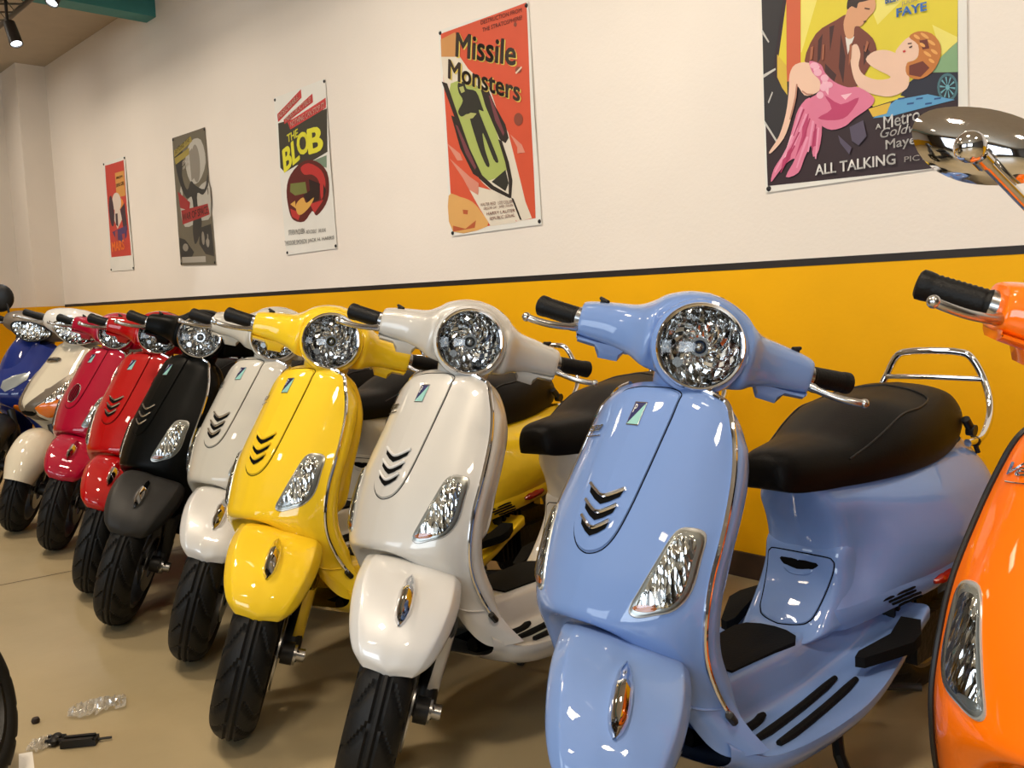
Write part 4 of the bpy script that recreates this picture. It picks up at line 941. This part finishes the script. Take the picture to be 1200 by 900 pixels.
# ------------------------------------------------------------------ the row of classic scooters
white_m = paint('pearl_white', (206, 203, 196), .15, .4); white_f = paint('bright_pearl', (222, 222, 220), .15, .4)
sets = [
 ((-0.96078, .959349, -.02975, -.011825, .75325), dict(body=paint('powder_blue_paint', (116, 146, 200)), louvre=M['chrome'], bulb=M['amber'], script=M['alloy']),
  'powder blue scooter with chrome grab rail, largest, nearest the middle right'),
 ((-1.545935, .993074, .10274, -.0285, .788), dict(body=white_m, fender=white_f, louvre=white_f, bulb=M['amber'], script=M['black'], lab={'front_fender': 'bright pearl front fender, whiter than the body'}),
  'pearl white scooter standing between the yellow and the powder blue scooters'),
 ((-2.02349, .95165, .16029, -.0465, .8527), dict(body=paint('yellow_paint', (246, 206, 38)), bulb=M['frame'], script=M['alloy']),
  'bright yellow scooter between the two white scooters'),
 ((-2.566543, 1.087658, .202978, -.01627, .78867), dict(body=paint('cream_white_paint', (200, 196, 184)), fender=white_f, louvre=M['chrome'], bulb=M['frame'], script=M['black'], lab={'front_fender': 'bright white front fender'}),
  'cream white scooter half hidden between the black and the yellow scooters'),
 ((-3.0508, 1.05388, .15285, -.0209, .8279), dict(body=mat('satin_black_paint', (5, 6, 5), .42, noise=.1, coat=.0, spec=.1), fender=mat('satin_charcoal', (44, 44, 44), .5, noise=.08, coat=.0, spec=.3), louvre=M['chrome'], bulb=M['amber'], script=M['black'], lab={'front_fender': 'charcoal grey front fender'}),
  'satin black scooter with a charcoal front fender and silver trim'),
 ((-3.47073, 1.11133, .35104, 0.0006, .71739), dict(body=paint('bright_red_paint', (176, 1, 3)), louvre=M['chrome'], bulb=M['frame'], script=M['alloy']),
  'bright red scooter between the pink and the black scooters'),
 ((-4.23577, 1.21482, .31214, .0029, .7473), dict(body=paint('magenta_paint', (168, 1, 44)), louvre=M['black'], bulb=M['frame'], script=M['alloy'], skip=('louvre', 'louvre_slot')),
  'magenta pink scooter beside the red one, smallest of the round headlamp scooters'),
]
def grille_extra(root, sm):
    """round slatted horn grille instead of the louvres"""
    sh = [c for c in root.children if c.name.startswith('leg_shield')][0]
    mb = MB(); surf_patch(mb, FS, ell(0, .668, .031, .037, 16), .005, .002, rings=4, sub=2); addo('horn_grille', mb.mesh('horn_grille'), M['void'], sh)
    mb = MB(); surf_line(mb, FS, ell(0, .668, .032, .038, 16), .0022, .004, 8, 2, True); addo('grille_ring', mb.mesh('grille_ring'), M['alloy'], sh)
    for k in range(5):
        y = -.0220 + .0110 * k; hh = .036 * math.sqrt(max(.1, 1 - (y / .031) ** 2))
        mb = MB(); surf_line(mb, FS, [(y, .668 - hh), (y, .668 - hh / 2), (y, .668), (y, .668 + hh / 2), (y, .668 + hh)], .0013, .006, 6, 2); addo('grille_bar', mb.mesh('grille_bar'), root_paint(sh), sh)
def root_paint(o): return o.material_slots[0].material
def orange_extra(root, sm):
    """stalk mirror of the right handlebar"""
    mb = MB()
    a, b_ = MIR['a'], MIR['b']
    mb.tube([b_, a.lerp(b_, .5), a], .0052, 10); mb.ball(a, .0135, 18); mb.tube([a.lerp(b_, .07), a.lerp(b_, .13)], .0085, 12)
    o = addo('mirror_stalk', mb.mesh('mirror_stalk'), M['chrome']); o.parent = root; o.matrix_parent_inverse = root.matrix_world.inverted()
    # shallow chrome bowl
    c, ex, ey, n = MIR['c'], MIR['ex'], MIR['ey'], MIR['n']
    G = []
    for i in range(13):
        r = i / 12
        row = []
        for k in range(44):
            an = 2 * math.pi * k / 44; sx = math.cos(an); sy = math.sin(an)
            row.append(c + ex * (r * abs(sx) ** .9 * (1 if sx > 0 else -1)) + ey * (r * abs(sy) ** .9 * (1 if sy > 0 else -1) * (1 + .10 * sx)) - n * (.022 * (r ** 2.6)))
        G.append(row)
    mb = MB(); mb.grid(np.array(G), cv=True); o2 = addo('mirror_shell', mb.mesh('mirror_shell'), M['chrome']); o2.parent = o
    mb = MB(); G2 = [[Vector(p) for p in G[-1]], [c - n * .027 + (Vector(p) - c + n * .022) * .5 for p in G[-1]], [c - n * .027 for p in G[-1]]]
    mb.grid(np.array(G2), cv=True); o3 = addo('mirror_glass', mb.mesh('mirror_glass'), M['chrome']); o3.parent = o
bpy.context.view_layer.update()
def at_dist(px, py, t): return CAM + px_ray(px, py) * t
_c = at_dist(1150, 167, .80); _r2 = at_dist(1220, 175, .76); _t = at_dist(1140, 121, .80)
_a = at_dist(1137, 172, .762); _n = (CAM - _c).normalized()
MIR = dict(a=_a, b=at_dist(1262, 300, .86), c=_c, ex=(at_dist(1070, 170, .82) - at_dist(1240, 172, .76)) * .5, ey=(at_dist(1126, 121, .80) - at_dist(1164, 215, .79)) * .5, n=_n)
MIR['c'] = (at_dist(1070, 170, .82) + at_dist(1240, 172, .76)) * .5
for q, m_, lab in sets:
    m_.setdefault('fender', m_['body']); m_.setdefault('louvre', m_['body']); m_['trim'] = M['chrome']
    scooter(q, m_, lab, grille_extra if 'magenta' in lab else None)
om = dict(body=paint('orange_paint', (255, 118, 0))); om.update(fender=om['body'], louvre=M['chrome'], bulb=M['frame'], script=M['chrome'], trim=M['black'])
bpy.context.view_layer.update()
scooter((-.27748, .94086, .018156, .05298, .74221), om, 'orange scooter with a chrome stalk mirror at the right edge', orange_extra)

# ------------------------------------------------------------------ two scooters of other makes at the far end of the row
KEEP = {'floorboard', 'rear_body', 'lower_side_panel', 'seat', 'engine', 'exhaust', 'centre_stand', 'front_wheel', 'rear_wheel', 'front_fork', 'frame_underside', 'grab_rail', 'tail_lamp', 'rear_shock'}
def other_scooter(q, body, trim, cap, label, kind):
    root = bpy.data.objects.new('scooter', None); COL.objects.link(root); root.empty_display_size = .1
    setp(root, label, 'scooter'); place(root, q); sm = steer_matrix(q[4]); last = None
    for lv, name, me, mk, st, tag in TEMPLATE:
        if lv == 1: on = name in KEEP
        if not on or name in ('seat_latch', 'side_reflector', 'vent_slat'): continue
        m = body if mk in ('body', 'fender') else M.get(mk, M['black'])
        o = bpy.data.objects.new(name, me); COL.objects.link(o); o.material_slots[0].link = 'OBJECT'; o.material_slots[0].material = m
        if lv == 1:
            o.parent = root; last = o
            if st: o.matrix_local = sm
        else: o.parent = last
    def part(name, mb, m, parent=None, st=0):
        o = addo(name, mb.mesh(name) if isinstance(mb, MB) else mb, m, parent or root)
        if st and parent is None: o.matrix_local = sm
        return o
    R = [[(.25,0,.885),(.255,.06,.875),(.245,.12,.855),(.21,.165,.825)], [(.345,0,.795),(.34,.07,.785),(.315,.14,.765),(.26,.20,.74)], [(.435,0,.70),(.42,.08,.69),(.38,.16,.675),(.30,.225,.655)],
         [(.505,0,.615),(.485,.08,.60),(.43,.16,.58),(.335,.225,.555)], [(.520,0,.570),(.497,.07,.552),(.44,.14,.525),(.345,.20,.49)], [(.49,0,.535),(.47,.06,.51),(.42,.12,.465),(.345,.165,.41)], [(.40,0,.52),(.39,.05,.465),(.37,.10,.375),(.34,.13,.29)]]
    R = [[(x + .06 * min(1, max(0, (z - .45) / .15)), y, z) for x, y, z in r_] for r_ in R]
    SF = Surf(R, 6, 6); G = mirror(SF.G); B = G.copy(); B[:, :, 0] = B[:, :, 0] * .35 + .12
    mb = MB(); ring = np.concatenate([G, B[:, ::-1]], 1); mb.grid(ring, cv=True); n = ring.shape[1]
    mb.F.append(tuple(range(n))); mb.F.append(tuple(range(len(mb.V) - n, len(mb.V)))); mb.mi += [0, 0]
    sh = part('front_apron', mb, body)
    def pt(name, poly, h, m, **k):
        mb = MB(); surf_patch(mb, SF, poly, h, -.002, **k); return part(name, mb, m, sh)
    for s_ in (1, -1):
        f = lambda P: [(s_ * y, z) for y, z in P]
        if kind == 'cream':
            pt('grey_fairing', f([(0, .575), (.04, .615), (.12, .70), (.185, .79), (.20, .785), (.16, .68), (.085, .60), (.05, .57), (.03, .50), (.0, .50)]), .006, trim, rings=6, sub=3)
            pt('headlamp_cluster', f([(.10, .60), (.15, .615), (.195, .68), (.208, .745), (.19, .75), (.13, .66)]), .008, M['optic'], rings=4, sub=4)
            pt('turn_signal', f([(.060, .580), (.13, .612), (.170, .615), (.165, .560), (.12, .535), (.085, .528)]), .006, M['amber'], rings=3, sub=2)
            pt('side_stripe', f([(.075, .665), (.15, .69), (.16, .68), (.09, .655)]), .003, trim, rings=2, sub=2); pt('side_stripe', f([(.07, .64), (.16, .665), (.17, .645), (.10, .62)]), .003, M['navy'], rings=2, sub=2)
        else:
            pt('turn_signal', f(ell(.115, .50, .022, .022, 10)), .008, M['amber'], rings=3, sub=2)
            pt('side_vent', f([(.06, .66), (.15, .70), (.17, .66), (.10, .60)]), .004, trim, rings=3, sub=2)
    if kind == 'cream':
        pt('mouth', [(-.045, .565), (.045, .565), (.05, .548), (0, .540), (-.05, .548)], .008, M['void'], rings=3, sub=2)
        pt('emblem', [(-.055, .800), (-.03, .808), (.03, .808), (.055, .800), (.055, .788), (.02, .785), (-.02, .785), (-.055, .788)], .008, M['chrome'], rings=3, sub=2)
        pt('emblem_centre', [(-.04, .802), (.04, .802), (.04, .791), (-.04, .791)], .0105, M['black'], rings=2, sub=1)
    else:
        part('beak', MB().grid(mirror(dense([[(.27,0,.965),(.26,.03,.955),(.22,.06,.93)], [(.38,0,.88),(.36,.05,.87),(.30,.10,.85)], [(.44,0,.79),(.42,.07,.78),(.34,.13,.76)], [(.475,0,.72),(.45,.08,.71),(.36,.15,.69)]], 4, 4))), body, sh)
    # fender round the wheel
    mb = MB(); rows = []
    for t in np.linspace(math.radians(26), math.radians(142), 16):
        r0 = .244 + .05 * max(0, math.sin((t - .45) * .9)) ** 2
        rows.append([(.655 + (r0 - .075 * (1 - math.cos(a))) * math.cos(t), .088 * math.sin(a) * (.62 + .38 * min(1, (t - .3) / .7)), .2165 + (r0 - .075 * (1 - math.cos(a))) * math.sin(t)) for a in np.linspace(-1.75, 1.75, 15)])
    Go = np.array(rows); cc = np.array([.655, 0, .25]); Gi = cc + (Go - cc) * (.97, .95, .96); mb.grid(np.concatenate([Go, Gi[:, ::-1]], 1), cv=True)
    n = 30; mb.F.append(tuple(range(n))); mb.F.append(tuple(range(len(mb.V) - n, len(mb.V)))); mb.mi += [0, 0]
    part('front_fender', mb, body if kind == 'cream' else M['black'], st=1)
    # handlebar cowl, lamp, grips, levers
    rows = []
    for y, cx, cz, dx, dz in ((-.195, .20, .950, .02, .02), (-.185, .205, .952, .045, .038), (-.14, .225, .958, .075, .058), (-.07, .25, .962, .098, .074), (0, .26, .964, .105, .080)):
        rows.append([(cx + dx * math.cos(a) - .2 * dz * math.sin(a), y, cz + dz * math.sin(a)) for a in np.linspace(0, 2 * math.pi, 19)[:-1]])
    H = cr(np.array(rows), 4); Hm = H[::-1].copy(); Hm[:, :, 1] *= -1; Hf = np.concatenate([H, Hm[1:]], 0); mb = MB(); mb.grid(Hf, cv=True)
    cw = part('headset', mb, cap, st=1)
    mb = MB(); mb.tube([(.24, 0, .90), (.27, 0, .83)], [.06, .075], 16); part('steering_collar', mb, M['black'] if kind != 'cream' else body, cw)
    for s_ in (1, -1):
        mb = MB(); mb.tube([(.20, s_ * .19, .945), (.17, s_ * .30, .945)], .018, 14); part('handle_grip', mb, M['grip'], cw)
        mb = MB(); mb.tube(cr(np.array([(.24, s_ * .17, .94), (.275, s_ * .22, .935), (.28, s_ * .31, .935)]), 4), .007, 8); mb.ball((.28, s_ * .31, .935), .011); part('brake_lever', mb, M['alloy'], cw)
    # wide lamp, pointed below
    def lens_pt(r, an, d):
        y = .108 * math.cos(an) * r; z = (.042 if math.sin(an) > 0 else .062 * (1 - .25 * abs(math.cos(an)))) * math.sin(an) * r
        return (.374 - 1.9 * y * y + d - .25 * z, y, .955 + z)
    mb = MB(); mb.grid(np.array([[lens_pt(r, an, .002 - .010 * (1 - r)) for an in np.linspace(0, 2 * math.pi, 33)[:-1]] for r in np.linspace(.02, 1, 9)]), cv=True); lp = part('headlight', mb, M['reflector'], st=1)
    mb = MB(); mb.tube([lens_pt(1.02, an, .003) for an in np.linspace(0, 2 * math.pi, 41)[:-1]], .005, 8, closed=True); part('headlight_rim', mb, M['chrome'] if kind == 'cream' else M['black'], lp)
    mb = MB(); mb.grid(np.array([[lens_pt(r, an, .004 + .010 * (1 - r * r)) for an in np.linspace(0, 2 * math.pi, 33)[:-1]] for r in np.linspace(.02, 1, 6)]), cv=True); part('headlight_lens', mb, M['lens'], lp)
    if kind == 'blue':
        mb = MB(); mb.tube([(.20, -.17, .96), (.17, -.20, 1.02), (.15, -.22, 1.04)], .007, 8); st_ = part('mirror_stalk', mb, M['black'], cw)
        mb = MB(); mb.grid(np.array([[(.14 + .028 * math.cos(b), -.260 + .078 * math.sin(b) * math.cos(a) * (1), 1.055 + .085 * math.sin(b) * math.sin(a)) for a in np.linspace(0, 2 * math.pi, 25)[:-1]] for b in np.linspace(.05, math.pi - .05, 12)]), cv=True); part('mirror_shell', mb, M['black'], st_)
        mb = MB(); mb.box((.2, -.1, .86), (.26, .1, .90)); mb.tube([(.22, .12, .94), (.27, .06, .86), (.25, 0, .80)], .012, 8); mb.tube([(.22, -.12, .94), (.27, -.06, .86), (.25, 0, .80)], .012, 8); part('cable_bundle', mb, M['black'], cw)
    return root
other_scooter((-4.76, 1.2, .27, 0, .80), paint('ivory_paint', (222, 212, 188)), mat('fairing_grey', (122, 112, 98), .35, .3, noise=.1), paint('white_paint', (226, 224, 218)),
              'ivory scooter with a wide pointed headlamp and grey front fairing', 'cream')
other_scooter((-5.70, 1.27, .32, 0, .75), paint('deep_blue_paint', (22, 44, 122)), mat('fairing_silver', (170, 176, 176), .3, .4, noise=.1), mat('cowl_grey', (128, 116, 102), .4, .3, noise=.1),
              'deep blue sport scooter with a grey handlebar cowl, cut off by the left edge', 'blue')

# ------------------------------------------------------------------ litter on the floor
def rough_sheet(c, lx, ly, rot, hgt, seed, m, name, label, cat):
    r_ = np.random.RandomState(seed); n, k = 22, 12; G = np.zeros((n, k, 3)); ca, sa = math.cos(rot), math.sin(rot)
    N = r_.rand(n, k)
    for i in range(n):
        for j in range(k):
            u, v = i / (n - 1) * 2 - 1, j / (k - 1) * 2 - 1
            wv = (1 - .25 * abs(u)) * (1 + .12 * math.sin(5 * u + seed)); x = u * lx; y = v * ly * wv + .15 * ly * math.sin(3 * u)
            z = .003 + hgt * N[i, j] * (1 - .6 * max(abs(u), abs(v)) ** 2); G[i, j] = (c.x + x * ca - y * sa, c.y + x * sa + y * ca, z)
    me = MB().grid(G).mesh(name); me.polygons.foreach_set('use_smooth', [False] * len(me.polygons))
    return setp(addo(name, me, m), label, cat)
m_film = bpy.data.materials.new('clear_film'); m_film.use_nodes = True; nt = m_film.node_tree; nt.nodes.clear()
o_ = nt.nodes.new('ShaderNodeOutputMaterial'); t_ = nt.nodes.new('ShaderNodeBsdfTransparent'); g_ = nt.nodes.new('ShaderNodeBsdfGlossy'); g_.inputs['Roughness'].default_value = .12
d_ = nt.nodes.new('ShaderNodeBsdfDiffuse'); d_.inputs[0].default_value = (.85, .84, .78, 1); a1 = nt.nodes.new('ShaderNodeMixShader'); a1.inputs[0].default_value = .35; a2 = nt.nodes.new('ShaderNodeMixShader'); a2.inputs[0].default_value = .5
nt.links.new(g_.outputs[0], a1.inputs[1]); nt.links.new(d_.outputs[0], a1.inputs[2]); nt.links.new(t_.outputs[0], a2.inputs[1]); nt.links.new(a1.outputs[0], a2.inputs[2]); nt.links.new(a2.outputs[0], o_.inputs[0])
pa, pb = on_floor(80, 838), on_floor(148, 825); dr = (pb - pa); rot = math.atan2(dr.y, dr.x)
rough_sheet((pa + pb) / 2, dr.length / 2, .045, rot, .028, 3, m_film, 'plastic_bag', 'crumpled clear plastic bag lying on the concrete floor', 'plastic bag')
pa, pb = on_floor(34, 876), on_floor(66, 872); dr = (pb - pa)
rough_sheet((pa + pb) / 2, dr.length / 2, .035, math.atan2(dr.y, dr.x), .02, 7, m_film, 'film_scrap', 'small scrap of clear film touching the black clamp', 'film scrap')
# white paper at the lower left
P = [on_floor(x, y, .001) for x, y in ((22, 884), (38, 881), (41, 905), (22, 912))]
mb = MB(); mb.prism([(p.x, p.y) for p in P], lambda a, b: (a, b, .0005), lambda a, b: (a, b, .002)); setp(addo('paper_sheet', mb.mesh('paper_sheet', False), mat('white_paper', (235, 232, 225), .6, noise=.02)), 'white paper sheet corner on the floor, lower left corner', 'paper')
# black plastic clamp with knobs
p0, p1 = on_floor(72, 872), on_floor(112, 868); dr = (p1 - p0).normalized(); pr = Vector((-dr.y, dr.x, 0)); c = on_floor(92, 872)
t = bpy.data.objects.new('clamp', None); COL.objects.link(t); t.location = (c.x, c.y, 0); t.rotation_euler = (0, 0, math.atan2(dr.y, dr.x)); setp(t, 'black plastic clamp with two knobs lying on the floor', 'clamp')
mb = MB(); mb.box((-.035, -.020, .001), (.045, .012, .016)); mb.box((-.03, .012, .001), (.03, .026, .010)); mb.tube([(.045, .0, .008), (.075, .006, .006)], .003, 6); addo('clamp_body', mb.mesh('clamp_body', False), M['black'], t)
for k in range(2): addo('jaw', MB().box((-.03, -.024 + k * .020, .016), (.04, -.014 + k * .020, .022)).mesh('jaw', False), M['black'], t)
for k in range(2):
    mb = MB(); mb.lathe([(0, .0001), (0, .012), (.010, .012), (.014, .008), (.014, .0001)], (-.055, .002 + .022 * k, .006), (0, 0, 1), 10); mb.tube([(-.075, .002 + .022 * k, .013), (-.035, .002 + .022 * k, .013)], .005, 6); addo('knob', mb.mesh('knob'), M['black'], t)
c = on_floor(42, 847); mb = MB(); mb.lathe([(0, .0001), (.0, .008), (.006, .0105), (.013, .008), (.014, .0001)], (c.x, c.y, 0), (0, 0, 1), 14)
setp(addo('rubber_plug', mb.mesh('rubber_plug'), mat('brown_rubber', (44, 28, 18), .6, noise=.2)), 'small round dark brown rubber plug on the floor', 'plug')

# ------------------------------------------------------------------ a black scooter of the opposite row; only the edge of its body reaches into the picture
bm_ = dict(body=mat('gloss_black_paint', (14, 13, 16), .3, noise=.1, coat=.5)); bm_.update(fender=bm_['body'], louvre=M['black'], bulb=M['frame'], script=M['black'], trim=M['black'], rimgrey=M['black'], alloy=M['black'])
scooter((-2.108, .394, -2.913, 0, .7), bm_, 'glossy black scooter of the opposite row, only an edge showing in the lower left corner')
